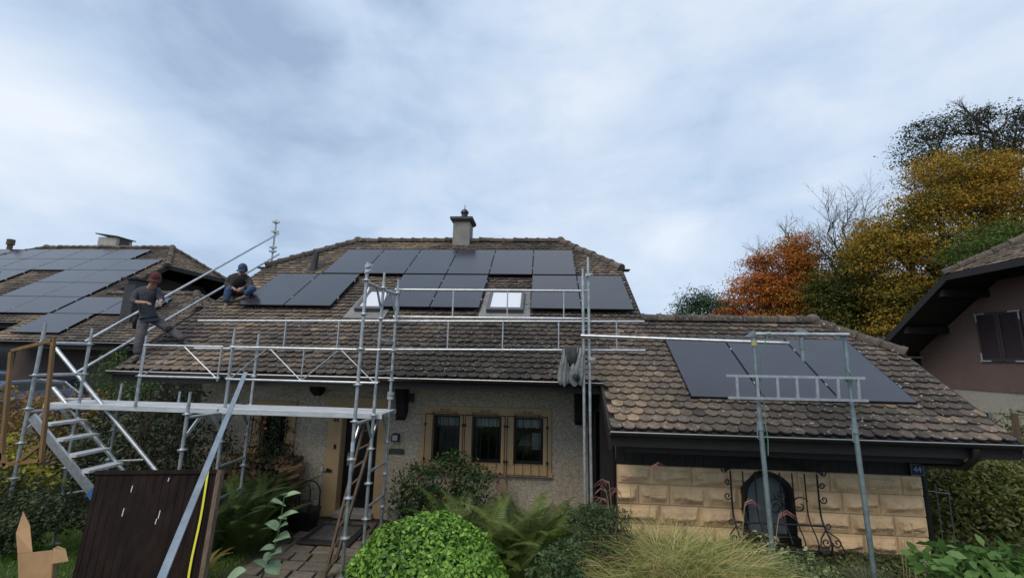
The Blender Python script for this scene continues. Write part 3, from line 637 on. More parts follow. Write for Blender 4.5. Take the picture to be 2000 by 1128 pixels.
m = MB()
for a in ((nx_-.095, nx_+.095, 1.525, 1.531), (nx_-.095, nx_+.095, 1.689, 1.695), (nx_-.095, nx_-.089, 1.531, 1.689), (nx_+.089, nx_+.095, 1.531, 1.689)): m.box(a[0], a[1], SY-.053, SY-.0501, a[2], a[3])
EW = mat('enamel_white', (.24, .27, .36), .4); m.build('border', EW, npl); text_mesh('digits', '44', .125, EW, npl, (nx_, SY-.053, 1.61), .002)
m = MB(); dp = at(1868, 872, YW); m.path([(5.95, YW-.05, TZ(YW)-.08), (5.95, YW-.05, TZ(YW)-.20), (5.93, YW+.1, TZ(YW)-.36), (5.92, SY-.15, TZ(YW)-.46), (6.02, SY+.05, TZ(YW)-.50), (6.03, SY+.06, .3)], .045, 10)
m.build('downpipe', GUTTER, house, smooth=True)
m = MB(); m.path([(1.02, 7.36, 2.76), (1.04, 7.38, 2.6), (1.05, 7.8, 2.35), (1.05, WY-.1, 2.2), (1.05, WY-.1, .1)], .045, 10); m.build('downpipe', GUTTER, house, smooth=True)
# chimney of our house
p0, p1 = at(889, 440, 13), at(921, 440, 13); m = MB(); m.box(p0.x, p1.x, 12.7, 13.3, 6.3, 7.52); ch = m.build('chimney', CONC, house, bevel=.01)
m = MB(); m.box(p0.x-.09, p1.x+.09, 12.6, 13.4, 7.521, 7.60); m.box(p0.x-.05, p1.x+.05, 12.65, 13.35, 7.47, 7.5205); m.build('cap', SLAB, ch)
m = MB(); xc_ = (p0.x+p1.x)/2+.03; m.lathe((xc_, 13, 7.601), [(.16, 0), (.16, .05), (.11, .06), (.10, .22), (.13, .23), (.13, .28), (.09, .34), (.03, .38), (.012, .40), (.010, .52)], 14); m.build('cowl', BLACK, ch, smooth=True)
# vent pipe
p = onT(612, 528); m = MB(); m.slab([V(p.x-.18, p.y-.2, TZ(p.y-.2, .05)), V(p.x+.18, p.y-.2, TZ(p.y-.2, .05)), V(p.x+.16, p.y+.25, TZ(p.y+.25, .05)), V(p.x-.16, p.y+.25, TZ(p.y+.25, .05))], (0, -SN, CS), .04)
m.path([(p.x, p.y, p.z-.05), (p.x, p.y+.02, p.z+.2), (p.x+.03, p.y+.05, p.z+.55)], [.11, .085, .065], 10); m.build('vent_pipe', GUTTER, house)
# roof windows
PALEPANE = mat('roof_window_glass', (.62, .65, .70), .08, spec=.6)  # opaque glossy pane with a pale base colour
def skylight(x0, x1, ya, yb, off=(0, 0, 0), parent=house):
    D = Vector(off); n = Vector((0, -SN, CS))
    def Q(x, y, k=0): return V(x, y, TZ(y))+D+n*k
    m = MB()
    for a, b_, c, d in ((x0, x1, ya, ya+.08), (x0, x1, yb-.07, yb), (x0, x0+.07, ya+.08, yb-.07), (x1-.07, x1, ya+.08, yb-.07)): m.slab([Q(a, c, .15), Q(b_, c, .15), Q(b_, d, .15), Q(a, d, .15)], n, .12)
    f = m.build('roof_window', mat('window_metal', (.10, .10, .105), .45, metal=.3), parent, bevel=.006)
    m = MB(); m.slab([Q(x0+.07, ya+.08, .12), Q(x1-.07, ya+.08, .12), Q(x1-.07, yb-.07, .12), Q(x0+.07, yb-.07, .12)], n, .02); m.build('pane', PALEPANE, f)
    m = MB(); m.slab([Q(x0-.16, ya-.22, .05), Q(x1+.16, ya-.22, .05), Q(x1+.13, yb+.15, .05), Q(x0-.13, yb+.15, .05)], n, .02); m.build('flashing', mat('lead', (.17, .17, .17), .6, var=.25, vscale=5), f)
    return f
a_, b_ = onT(950, 603, .13), onT(1023, 566, .13); skylight(a_.x, at(1022, 603, a_.y).x, a_.y, b_.y)
a2_, b2_ = onT(694, 601, .13), onT(765, 562, .13); skylight(a2_.x, at(745, 601, a2_.y).x, a2_.y, a2_.y+(b_.y-a_.y))
# ------------------------------------------------------------------ solar panels
def glassmat():
    m = mat('solar_glass', (.030, .029, .037), .2, var=.2, vscale=1.2, spec=.9); b = m.node_tree.nodes['Principled BSDF']; b.inputs['IOR'].default_value = 1.55; return m
SG = glassmat(); SF = mat('panel_frame', (.012, .012, .014), .35, metal=.5)
def proto_panel(wd, ht):
    e = thing('solar_panel', (0, 0, 0), '', 'solar panel'); e.rotation_euler = (SA, 0, 0)
    m = MB(); m.box(.012, wd-.012, .012, ht-.012, .0, .006); gl = m.build('glass', SG, e)
    m = MB()
    for a in ((0, wd, 0, .012), (0, wd, ht-.012, ht), (0, .012, .0121, ht-.0121), (wd-.012, wd, .0121, ht-.0121)): m.box(a[0], a[1], a[2], a[3], -.032, .0075)
    m.box(.0121, wd-.0121, .0121, ht-.0121, -.03, -.025); m.build('frame', SF, e)
    for k, y in enumerate((.22*ht, .78*ht)):
        m = MB(); m.box(wd+.001, wd+.018, y-.03, y+.03, -.03, .012); m.build('clamp', ALU, e)
    m = MB()
    for y in (.22*ht, .78*ht): m.box(-.02, wd+.0005, y-.02, y+.02, -.075, -.036)
    m.build('rail', ALU, e); return e
def dup(o, parent=None):
    c = o.copy(); C.objects.link(c)
    if parent: c.parent = parent
    for ch_ in list(o.children): dup(ch_, c)
    return c
PW, PH = 1.120, 1.746; gap = .014+.0
pp = proto_panel(PW, PH); first = [True]
ORD = ['first', 'second', 'third', 'fourth', 'fifth', 'sixth', 'seventh', 'eighth']
def place(proto, first, x, y, z, label, group):
    o = proto if first[0] else dup(proto); first[0] = False
    o.location = (x, y, z); o['label'] = label; o['group'] = group; return o
hS = PH+.03
MP0 = (-5.934, 12.084, 3.166+CAMZ)
gm = 'black solar panels on the roof of the scaffolded house'
for i in range(6):
    y = MP0[1]-PH*CS; z = MP0[2]-PH*SN
    place(pp, first, MP0[0]+1.134*i, y, z, f'black solar panel in the upper main roof row, {ORD[i]} from the left', gm)
for i, lab in ((-1, 'left end of the lower row beside the seated worker'), (0, 'lower row, second from the left'), (2, 'lower row, just right of the left roof window'), (3, 'lower row, just left of the right roof window'), (5, 'lower row, just right of the right roof window'), (6, 'right end of the lower row')):
    y = MP0[1]-(PH+.062+PH)*CS; z = MP0[2]-(PH+.062+PH)*SN
    place(pp, first, MP0[0]+1.134*i-(.033 if i < 1 else 0), y, z, 'solar panel on the main roof, '+lab, gm)
for i, lab in enumerate(('left of the three', 'middle of the three', 'right of the three')):
    place(pp, first, 2.38+1.134*i, 8.465-PH*CS, .469+CAMZ-PH*SN, f'black solar panel on the low garage roof behind the ladder, {lab}', 'solar panels on the low garage roof')
# ------------------------------------------------------------------ LEFT NEIGHBOUR
OF = (-18.5, 5.5, 1.22)
nb = thing('house', (OF[0]-3, OF[1]+9, 1.0), 'neighbouring house on the left with a roof covered in solar panels, behind the hedge', 'house', 'houses of the same type with tiled half-hipped roofs')
make_roof(nb, *OF, True, 21, .10)
m = MB(); ox, oy, oz = OF
m.box(ox-7.2, ox+.9, oy+8.7, oy+17.2, .8, oz+3.5); m.box(ox+.901, ox+5.9, oy+7.5, oy+10.8, .8, oz+2.9)
for x in (ox-7.2, ox+.75): m.slab([V(x, oy+8.75, oz+3.501), V(x, oy+17.1, oz+3.501), V(x, oy+14.9, oz+TZ(11.1)-.2), V(x, oy+11.1, oz+TZ(11.1)-.2)], (-1, 0, 0), -.14)
m.slab([V(ox+5.75, oy+7.52, oz+2.901), V(ox+5.75, oy+10.7, oz+2.901), V(ox+5.75, oy+9.1, oz+TZ(8.9)-.2)], (-1, 0, 0), -.14)
m.build('wall', mat('brown_render', (.075, .055, .048), .9, var=.2, vscale=2), nb)
for k_, (a, b_) in enumerate(((-6.2, -5.2), (-4.4, -3.4), (-1.8, -.8))):
    m = MB(); m.box(ox+a, ox+b_, oy+8.66, oy+8.699, oz+1.0, oz+2.1); wi = m.build('window', BLACK, nb); m = MB(); m.box(ox+a+.06, ox+b_-.06, oy+8.65, oy+8.659, oz+1.06, oz+2.04); m.build('pane', mat('dark_pane', (.02, .022, .025), .1), wi)
# its chimneys
p = at(219, 485, oy+13.6); m = MB(); m.box(p.x-.5, p.x+.5, oy+13.3, oy+14.1, oz+5.6, oz+7.52); c1 = m.build('chimney', mat('pale_render', (.38, .36, .32), .85, var=.1), nb)
m = MB(); m.box(p.x+.501, p.x+.503, oy+13.45, oy+13.95, oz+7.05, oz+7.48); m.build('opening', BLACK, c1)
m = MB(); m.slab([V(p.x-.6, oy+13.2, oz+7.72), V(p.x+.6, oy+13.2, oz+7.56), V(p.x+.6, oy+14.2, oz+7.56), V(p.x-.6, oy+14.2, oz+7.72)], (0, 0, 1), .05); m.build('cap', SLAB, c1)
q = onT(243, 632, 0, OF); m = MB(); m.box(q.x-.22, q.x+.16, q.y, q.y+.5, q.z-.3, q.z+1.32); c2 = m.build('chimney', mat('slate_cladding', (.035, .036, .04), .6, var=.2), nb)
m = MB(); m.box(q.x-.17, q.x+.11, q.y+.05, q.y+.45, q.z+1.321, q.z+1.5); m.slab([V(q.x-.30, q.y-.1, q.z+1.55), V(q.x+.24, q.y-.1, q.z+1.55), V(q.x+.24, q.y+.6, q.z+1.55), V(q.x-.30, q.y+.6, q.z+1.55)], (0, 0, 1), .06); m.build('cap', BLACK, c2)
q = onT(17, 488, 0, OF); p = at(18, 487, q.y); m = MB(); m.lathe((p.x, q.y, p.z-.4), [(.11, 0), (.10, .62), (.15, .64), (.15, .9), (.10, .92)], 12); m.build('vent_pipe', OLDWOOD, nb)
a_ = onT(-30, 573, .12, OF); skylight(-24.4+18.5, -23.2+18.5+.1, 15.1-5.5, 16.0-5.5, OF, nb)
bands = MB()
PW2, PH2 = 1.70, 1.19
pl2 = proto_panel(PW2, PH2); f2 = [True]; rowsY = [17.115, 16.14, 15.16, 14.18, 13.2, 12.22]; rn = ['top', 'second', 'third', 'fourth', 'fifth', 'bottom']
cols = [range(0, 5), range(-1, 5), (0, 2, 3), (1, 2, 3), (0, 1, 2, 3, 4), (3,)]
spec = [[-25.4+1.72*i for i in (0, 1, 2, 3)], [-25.4-1.72+1.72*i for i in range(6)], [-23.8-1.72*1, -23.78, -20.32, -18.66], [-25.5-1.72, -22.05, -20.32, -18.66], [-22.05, -20.32, -18.66], [-18.66]]
# x positions surveyed row by row from the photograph (left edges)
spec = [[-27.1, -25.38, -23.66, -21.95], [-27.1, -25.38, -23.66, -21.95, -20.25, -18.66], [-27.1, -25.38, -20.30, -18.66], [-27.1, -20.32, -18.66], [-22.02, -20.32, -18.66], [-18.66]]
spec = [[-27.1, -25.38, -23.66, -21.94, -20.24], [-27.1, -25.38, -23.66, -22.02, -20.32, -18.63], [-27.1, -25.38, -20.32, -18.63], [-27.1, -25.38, -22.02, -20.32, -18.63], [-23.72, -22.02, -20.32, -18.63], [-16.92-1.0, -16.92+.02]]
spec[0] = [-27.1, -25.38, -23.66, -21.95, -20.24]
def nbpan(i, x, y, lab): place(pl2, f2, x, y, TZ(y-OF[1])+OF[2]+.13, lab, 'landscape solar panels on the left neighbour roof')
# rows run from the ridge down; right end of rows 1..5 at about x=-16.95
RX = [[-27.13, -25.41, -23.69, -21.97, -20.25], [-27.13, -25.41, -23.69, -21.97, -20.33+.0, -18.65], [-27.13, -25.41, -23.69, -20.33, -18.65], [-27.13, -25.41, -20.33, -18.65], [-25.41, -22.02, -20.33, -18.65], [-22.02, -20.33, -18.65, -16.93]]
for i, (yy, xs) in enumerate(zip(rowsY, RX)):
    if i == 5: xs = [-16.93]; yy2 = yy
    for j, x in enumerate(xs):
        nbpan(i, x, yy, f'solar panel on the left neighbour roof, {rn[i]} row, ' + (f'{ORD[len(xs)-1-j]} from the right' if len(xs) > 1 else 'alone below the others'))
nbpan(4, -16.83, 13.2, 'landscape solar panel on the left neighbour lower roof, beside the dark chimney')
nbpan(4, -15.11, 13.2, 'solar panel right of the dark chimney on the left neighbour roof, behind the standing worker')
# ------------------------------------------------------------------ RIGHT NEIGHBOUR
OR = (18.95, -2.65, .06)
nr = thing('house', (OR[0]-3, OR[1]+9, .3), 'pink and beige gabled house at the right edge with brown shutters and deep dark eaves', 'house', 'houses of the same type with tiled half-hipped roofs')
make_roof(nr, *OR, False, 41, .0)
gxw = 12.25; ox, oy, oz = OR
zb = atX(1850, 757, gxw).z; m = MB(); m.box(gxw+.03, gxw+8, oy+8.7, oy+17.3, 0, zb-.001); m.build('lower_wall', BEIGE, nr)
m = MB(); m.slab([V(gxw, oy+8.7, zb), V(gxw, oy+17.3, zb), V(gxw, oy+17.3, TZ(8.7)+oz-.15), V(gxw, oy+14.65, HZ+oz-.15), V(gxw, oy+11.35, HZ+oz-.15), V(gxw, oy+8.7, TZ(8.7)+oz-.15)], (-1, 0, 0), .25); m.build('upper_wall', PINK, nr)
a_, b_ = atX(1907, 613, gxw), atX(1917, 706, gxw); zt_, zb_ = a_.z, b_.z; yl = a_.y; SH = mat('shutter_paint', (.055, .035, .038), .6, var=.15)
for k_ in range(2):
    y1 = yl-k_*.56; y0 = y1-.55; m = MB(); x = gxw-.05
    for c in ((y0, y0+.055, zb_, zt_), (y1-.055, y1, zb_, zt_), (y0+.055, y1-.055, zb_, zb_+.09), (y0+.055, y1-.055, zt_-.07, zt_)): m.box(x, x+.035, c[0], c[1], c[2], c[3])
    n_ = 22
    for i in range(n_):
        z = lerp(zb_+.09, zt_-.07, (i+.5)/n_); m.hexa([V(x+.003, y0+.055, z-.018), V(x+.006, y0+.055, z-.022), V(x+.006, y1-.055, z-.022), V(x+.003, y1-.055, z-.018), V(x+.025, y0+.055, z+.016), V(x+.030, y0+.055, z+.012), V(x+.030, y1-.055, z+.012), V(x+.025, y1-.055, z+.016)])
    sh = m.build('shutter', SH, nr)
    m = MB()
    ys = y1 if k_ == 0 else y0; sg = -1 if k_ == 0 else 1
    for z, s2 in ((zt_-.02, -1), (zb_+.02, 1)):
        m.box(x-.012, x-.002, min(ys+sg*.26, ys-.03*sg), max(ys+sg*.26, ys-.03*sg), z-.015, z+.015); m.box(x-.012, x-.0021, min(ys, ys+.03*sg), max(ys, ys+.03*sg), min(z, z+s2*.22), max(z, z+s2*.22))
    m.build('hinge', mat('white_metal', (.5, .5, .5), .4), sh)
p = atX(1890, 710, gxw)
a_, b_ = atX(1908, 803, gxw), atX(1935, 822, gxw); m = MB(); m.box(gxw+.0, gxw+.029, min(a_.y, b_.y), max(a_.y, b_.y), b_.z-.3, a_.z); w1 = m.build('cellar_window', BLACK, nr)
m = MB(); m.box(gxw-.02, gxw-.001, min(a_.y, b_.y)-.03, min(a_.y, b_.y)+.01, b_.z-.2, a_.z+.02); m.box(gxw-.02, gxw-.001, min(a_.y, b_.y)+.011, max(a_.y, b_.y), a_.z-.01, a_.z+.02); m.build('bracket', LIP, w1)
# rafters of the gable
for yy in (14.9, 16.2, 17.4): m = MB(); m.box(gxw-1.2, gxw+.1, oy+yy, oy+yy+.12, RZ-(yy-RY)*TAN+oz-.42, RZ-(yy-RY)*TAN+oz-.22); m.build('purlin', DWOOD, nr)
# ------------------------------------------------------------------ SCAFFOLDING
ZP = CAMZ-.92
scf = thing('scaffolding', (-5.2, 6.6, 0), 'galvanised tube scaffolding with aluminium deck and guard rails in front of the tiled roof', 'scaffolding')
R_ = .0242
roz = MB()
for k in range(8):
    a = 2*math.pi*k/8; roz.box(0, 0, 0, 0, 0, 0) if False else None
roz.lathe((0, 0, -.005), [(.03, -.02), (.036, -.004), (.062, 0), (.062, .009), (.036, .012), (.03, .028)], 12)
rozm = None
def rosette(post, x, y, z):
    global rozm
    if rozm is None:
        o = roz.build('rosette', GALV, None, loc=(0, 0, 0)); rozm = o.data; o.parent = post; o.location = V(x, y, z)-LOC[post.name]; return
    o = bpy.data.objects.new('rosette', rozm); C.objects.link(o); o.parent = post; o.location = V(x, y, z)-LOC[post.name]
def post(x, y, z0, z1, x1=None, r=R_, ros=True, sp=True, par=None, y1=None):
    m = MB(); x1 = x if x1 is None else x1; y1 = y if y1 is None else y1
    pt = lambda z: V(lerp(x, x1, (z-z0)/(z1-z0)), lerp(y, y1, (z-z0)/(z1-z0)), z)
    m.tube(pt(z0), pt(z1), r, 12); 
    if sp: m.tube(pt(z1), pt(z1)+V(0, 0, .0), r, 12); m.tube(pt(z1-.2), pt(z1-.18), r*1.12, 12); m.tube(pt(z1), pt(z1)+V(0,0,.14), r*.78, 12)
    if z0 < 1.2: m.box(x-.075, x+.075, y-.075, y+.075, z0-.01, z0+.006); m.tube((x, y, z0), (x, y, z0+.3), r*.75, 10); m.tube((x, y, z0+.22), (x, y, z0+.27), r*1.9, 8)
    p = m.build('post', GALV, par or scf, smooth=True)
    if ros:
        k0 = math.ceil((z0+.2-ZP)/.5)
        z = ZP+k0*.5
        while z < z1-.08: c = pt(z); rosette(p, c.x, c.y, z); z += .5
    return p
def tube_part(name, a, b, r=R_, par=None, mt=None, n=10):
    m = MB(); m.tube(a, b, r, n); return m.build(name, mt or GALV, par or scf, smooth=True)
A1 = (-7.83, 6.08); A2 = (-7.73, 6.70); A3 = (-7.62, 7.28); B1 = (-5.22, 6.05); B2 = (-5.13, 6.68); B3 = (-5.12, 7.28); C1 = (-2.61, 5.90); C2 = (-2.615, 6.58); C3 = (-2.565, 7.12)
def ztop(px, py, Y): return at(px, py, Y).z
for (x, y), (px, py) in ((A1, (80, 630)), (A2, (170, 640)), (A3, (236, 748)), (B1, (374, 765)), (B2, (456, 640)), (B3, (502, 650)), (C1, (718, 512)), (C2, (753, 532)), (C3, (775, 545))):
    post(x, y, Hf(x, y)+.01, ztop(px, py, y)-.14, x1=x+(.02 if x > -3 else -.0))
post(-6.61, 6.60, ZP+.01, ztop(283, 655, 6.6)-.14, ros=True); post(-6.45, 7.25, ZP-.02, ztop(338, 768, 7.25)-.1, ros=False)
post(.80, 7.1, .35, ztop(1148, 502, 7.1)-.14, x1=.775, ros=False); post(.695, 7.06, .35, ztop(1138, 524, 7.06)-.14, x1=.68, ros=False)
# deck boards
for i, (xa, xb) in enumerate(((-8.25, -5.20), (-5.17, -2.48))):
    for k_ in range(2):
        y0 = 6.60+k_*.33; m = MB(); y1 = y0+.315
        m.box(xa, xb, y0, y1, ZP-.004, ZP+.012); m.box(xa, xb, y0, y0+.018, ZP-.062, ZP-.0045); m.box(xa, xb, y1-.018, y1, ZP-.062, ZP-.0045)
        for q in np.arange(y0+.03, y1-.02, .04): m.box(xa+.01, xb-.01, q, q+.012, ZP+.0122, ZP+.017)
        for q in np.arange(xa+.3, xb-.1, .6): m.box(q, q+.05, y0+.0181, y1-.0181, ZP-.04, ZP-.005)
        m.build('deck_board', DECK, scf)
# transoms under the deck with corner braces
def transom(p, q, z, brace=True):
    a, b = V(*p, z), V(*q, z); tube_part('transom', a, b)
    if brace:
        d = (b-a).normalized()
        for s_, e_ in ((a, 1), (b, -1)): 
            m = MB(); m.bar(s_+d*e_*.22+V(0, 0, -.01), s_+d*e_*.03+V(0, 0, -.27), .02, .045); m.build('brace', ALU, scf)
zl = ZP-.05
transom(A1, A2, zl); transom(A2, A3, zl, False); transom(B1, B2, zl); transom(B2, B3, zl); transom(C1, C2, zl); transom(C2, C3, zl)
transom(A1, A2, ZP+1.0, False); transom(A1, A2, ZP+.5, False)
zt5 = CAMZ+1.06; transom(C1, C2, zt5); transom(C2, C3, zt5)
for (px, py), (qx, qy), P_, Q_ in (((428, 912), (482, 893), B2, B3), ((421, 979), (478, 953), B2, B3), ((722, 921), (752, 902), C2, C3), ((718, 992), (748, 966), C2, C3), ((743, 664), (768, 667), C2, C3), ((738, 726), (765, 724), C2, C3)):
    tube_part('transom', V(*P_, at(px, py, P_[1]).z), V(*Q_, at(qx, qy, Q_[1]).z), .022)
# lower left cross tubes, bottom ledgers
tube_part('ledger', V(A2[0], A2[1], at(126, 965, 6.7).z), V(A1[0]+.9, A1[1]+.3, at(160, 955, 6.4).z), .02)
# lattice guard frames
def lattice(xa, xb, y, zt, zb_, npan, endx=None):
    m = MB(); m.tube((xa, y, zt), (xb, y, zt), .0165, 8); m.tube((xa, y, zb_), (xb, y, zb_), .0165, 8)
    m.tube((xa+.03, y, zb_), (xa+.03, y, zt), .014, 8); m.tube((xb-.03, y, zb_-.05), (xb-.03, y, zt), .014, 8)
    xs = np.linspace(xa+.06, xb-.06, 2*npan+1)
    for i in range(2*npan):
        za, zc = (zb_, zt) if i % 2 == 0 else (zt, zb_); m.tube((xs[i], y+.001, za), (xs[i+1], y+.001, zc), .010, 6)
    for i in range(1, npan): m.tube((xs[2*i], y, zb_), (xs[2*i], y, zt), .010, 6)
    return m.build('guard_frame', ALU, scf, smooth=True)
lattice(-6.58, -5.19, 6.55, ZP+1.0, ZP+.5, 1); lattice(-5.05, -2.55, 6.52, ZP+1.0, ZP+.49, 2)
# long guard rails at the eave
def railframe(xa, xb, y, za0, za1, zb0, zb1, posts):
    m = MB(); m.tube((xa, y, za0), (xb, y, za1), .021, 10); m.build('guard_rail', ALU, scf, smooth=True)
    m = MB(); m.tube((xa, y, zb0), (xb, y, zb1), .021, 10); m.build('guard_rail', ALU, scf, smooth=True)
    for x in posts:
        t = (x-xa)/(xb-xa); m = MB(); m.bar((x, y+.002, lerp(zb0, zb1, t)), (x, y+.002, lerp(za0, za1, t)), .035, .02); m.build('guard_rail_post', GALV, scf)
X_ = lambda px, py, Y: at(px, py, Y).x
railframe(-2.62, .77, 7.2, CAMZ+1.155, CAMZ+1.163, CAMZ+.669, CAMZ+.685, [X_(p, 590, 7.2) for p in (779, 885, 991, 1101)])
railframe(-6.25, -2.3, 7.2, CAMZ+.546, CAMZ+.60, CAMZ+.05, CAMZ+.10, [X_(p, 650, 7.2) for p in (557, 661)])
railframe(-2.5, 1.71, 7.17, CAMZ+.592, CAMZ+.647, CAMZ+.10, CAMZ+.168, [X_(p, 650, 7.17) for p in (875, 982, 1091, 1204)])
# tubes rising beside the gable to the far post
e1 = atX(544, 456, -8.05); e2 = atX(545, 496, -8.05)
tube_part('guard_rail', at(166, 667, 7.2), e1, .026, mt=ALU); tube_part('guard_rail', at(150, 727, 7.15), e2, .026, mt=ALU)
fp = post(-8.05, 11.62, atX(530, 518, -8.05).z-.05, atX(541, 432, -8.05).z-.1, ros=False)
for z in (e1.z, e2.z, e1.z+.3, e2.z+.12):
    m = MB(); m.tube((-8.05, 11.62, z-.04), (-8.05, 11.62, z+.04), .042, 8); m.bar((-8.12, 11.56, z), (-7.93, 11.6, z), .06, .05); m.build('coupler', GALV, fp)
for (x, y, z) in [(C1[0]+.02, C1[1], ztop(716, 520, 5.9)), (C1[0]+.02, C1[1], ztop(716, 530, 5.9)), (C3[0], C3[1], ztop(763, 768, 7.1)), (C3[0], C3[1], ztop(763, 776, 7.1)), (.79, 7.1, ztop(1150, 655, 7.1)), (.79, 7.1, ztop(1150, 700, 7.1)), (.75, 7.05, ztop(1145, 537, 7.05))]:
    m = MB(); m.tube((x, y, z-.028), (x, y, z+.028), .040, 8); m.bar((x, y-.03, z), (x+.09, y-.06, z), .04, .045); m.tube((x+.06, y-.09, z), (x+.06, y-.02, z), .012, 6); m.build('coupler', GALV, scf)
p = at(687, 873, 5.87); m = MB(); m.tube((p.x, 5.9, p.z-.06), (p.x, 5.9, p.z+.06), R_+.002, 12); m.build('sticker', mat('sticker', (.42, .50, .62), .5), scf)
# ---- aluminium stair
stair = thing('stairway', (-7.0, 6.3, .3), 'aluminium scaffold stairway with flat treads and hand rail, descending behind the brown panel', 'stairs')
sa, sb = at(62.7, 813, 6.1), at(179.5, 960, 6.1); dr = (sb-sa); te = (sa.z-.35)/(sa.z-sb.z)
for y in (6.1,):
    a = V(sa.x, y, sa.z); b_ = V(sa.x+dr.x*te, y, sa.z+dr.z*te); m = MB(); m.bar(a, b_, .035, .12, upv=(0, 0, 1)); m.build('stringer', ALU, stair)
m = MB(); 
for k_ in range(9):
    t = .10+.21*k_
    if t > te: break
    c = V(sa.x+dr.x*t, 0, sa.z+dr.z*t)
    m = MB(); m.box(c.x-.0, c.x+.20, 6.119, 6.64, c.z-.03, c.z+.006); m.build('tread', DECK, stair)
m = MB(); m.bar(V(sa.x+dr.x*te*.56, 6.079, sa.z+dr.z*te*.56), V(sa.x+dr.x*te*.62, 6.079, sa.z+dr.z*te*.62), .006, .13); m.build('blue_tape', mat('blue_tape', (.05, .14, .35), .5), stair)
ra, rb = at(108, 679, 6.72), at(305, 918, 6.72); ra2, rb2 = at(104, 757, 6.72), at(240, 918, 6.72)
def ext(a, b, t): return a+(b-a)*t
tube_part('hand_rail', ra, ext(ra, rb, 1.25), .031, stair, ALU); tube_part('hand_rail', ra2, ext(ra2, rb2, 1.4), .033, stair, ALU)
for (c, d) in (((125, 779), (179, 778)), ((221, 900), (281, 897))): tube_part('rail_brace', at(*c, 6.72), at(*d, 6.72), .016, stair, ALU)
# ---- props with ladder on the right
prf = thing('edge_guard', (3.5, 6.05, .4), 'two grey-green steel props joined by tubes, standing before the stone wall', 'guard rail')
props_ = []
for (a, b_) in (((1471, 645), (1509, 1058)), ((1649, 650), (1704, 1085))):
    p, q = at(*a, 6.05), at(*b_, 6.05); m = MB(); m.tube((q.x, 6.05, .45), (p.x, 6.05, 2.6), .030, 12); m.tube((p.x, 6.05, 2.6), (p.x, 6.05, p.z), .024, 12)
    m.box(q.x-.08, q.x+.08, 5.97, 6.13, .44, .452); m.tube((p.x, 6.05, 2.32), (p.x, 6.05, 2.42), .042, 10); m.path([(p.x-.06, 6.0, 2.36), (p.x-.07, 6.0, 2.22), (p.x-.03, 6.0, 2.2)], .006, 5)
    m.slab([V(p.x, 6.02, p.z), V(p.x-.01, 6.02, p.z-.09), V(p.x-.14, 6.02, p.z-.09)], (0, -1, 0), .008)
    po = m.build('prop', PROP, prf, smooth=True); props_.append(p)
zt_ = at(1560, 655, 6.05).z
tube_part('cross_tube', (props_[0].x, 6.0, at(1475, 652, 6.0).z), (props_[1].x+.02, 6.0, at(1650, 653, 6.0).z), .026, prf)
tube_part('long_tube', at(1135, 655, 7.03), at(1541, 670, 6.10), .024, prf, ALU)
p = at(1563, 640, 6.03); m = MB(); q = at(1566, 705, 6.03); m.tube((p.x, 6.03, p.z), (p.x, 6.03, q.z+.2), .03, 12); m.tube((p.x, 6.03, q.z+.2), (p.x, 6.03, q.z), .026, 12); m.tube((p.x, 6.03, q.z+.17), (p.x, 6.03, q.z+.185), .04, 12)
m.slab([V(p.x, 6.0, p.z), V(p.x-.01, 6.0, p.z-.08), V(p.x-.12, 6.0, p.z-.08)], (0, -1, 0), .008); m.slab([V(p.x+.01, 6.0, p.z), V(p.x+.12, 6.0, p.z-.08), V(p.x+.01, 6.0, p.z-.08)], (0, -1, 0), .008)
m.build('hanging_stub', PROP, prf, smooth=True)
m = MB(); m.tube((props_[0].x, 6.05, at(1474, 668, 6.05).z-.05), (props_[0].x, 6.05, at(1474, 668, 6.05).z+.03), .038, 10); m.build('coupler', mat('yellow_zinc', (.45, .42, .18), .4, metal=.5), prf)
lad = thing('ladder', (4.0, 5.97, 2.9), 'aluminium ladder lashed sideways with green rope across the two props below the garage panels', 'ladder')
yl_ = 5.97
l0, l1, l2, l3 = at(1418, 733, yl_), at(1689, 738, yl_), at(1422, 776, yl_), at(1696, 782, yl_)
for a, b_ in ((l0, l1), (l2, l3)): m = MB(); m.bar(a, b_, .022, .032); m.build('side_rail', ALU, lad)
for k_ in range(7):
    x = (1438, 1517, 1555, 1594, 1635, 1675, 1478)[k_]; m = MB(); a = at(x, 735, yl_); b_ = at(x+3, 779, yl_); m.bar(a, b_, .034, .024, upv=(0, 1, 0)); m.build('rung', ALU, lad)
def rope(pts, name, label, r=.006):
    m = MB(); m.path(pts, r, 6); o = m.build(name, ROPE, None, loc=pts[0], smooth=True); props(o, label, 'rope')
pr0 = props_[0]
def coil(c, r, n, h): return [V(c[0]+r*math.cos(t*2*math.pi*n), c[1]+r*math.sin(t*2*math.pi*n), c[2]+h*t) for t in np.linspace(0, 1, 12*n)]
c = at(1478, 740, 6.02); rope(coil((c.x, 6.02, c.z-.03), .045, 4, .08)+[at(1485, 690, 5.95), at(1500, 655, 5.95)]+coil((at(1500, 655, 6.0).x, 6.0, at(1500, 655, 6.0).z-.02), .035, 2, .05), 'rope', 'green rope tying the ladder to the left prop and up to the cross tube')
rope([at(1480, 745, 5.98), at(1492, 780, 5.98), at(1496, 830, 5.98), at(1500, 860, 5.98), at(1500.5, 888, 5.98)], 'rope', 'loose green rope end hanging down along the left prop')
c = at(1657, 740, 6.02); rope(coil((c.x, 6.02, c.z-.03), .045, 4, .08)+[c+V(-.06, -.03, .14)], 'rope', 'green rope tying the ladder to the right prop')
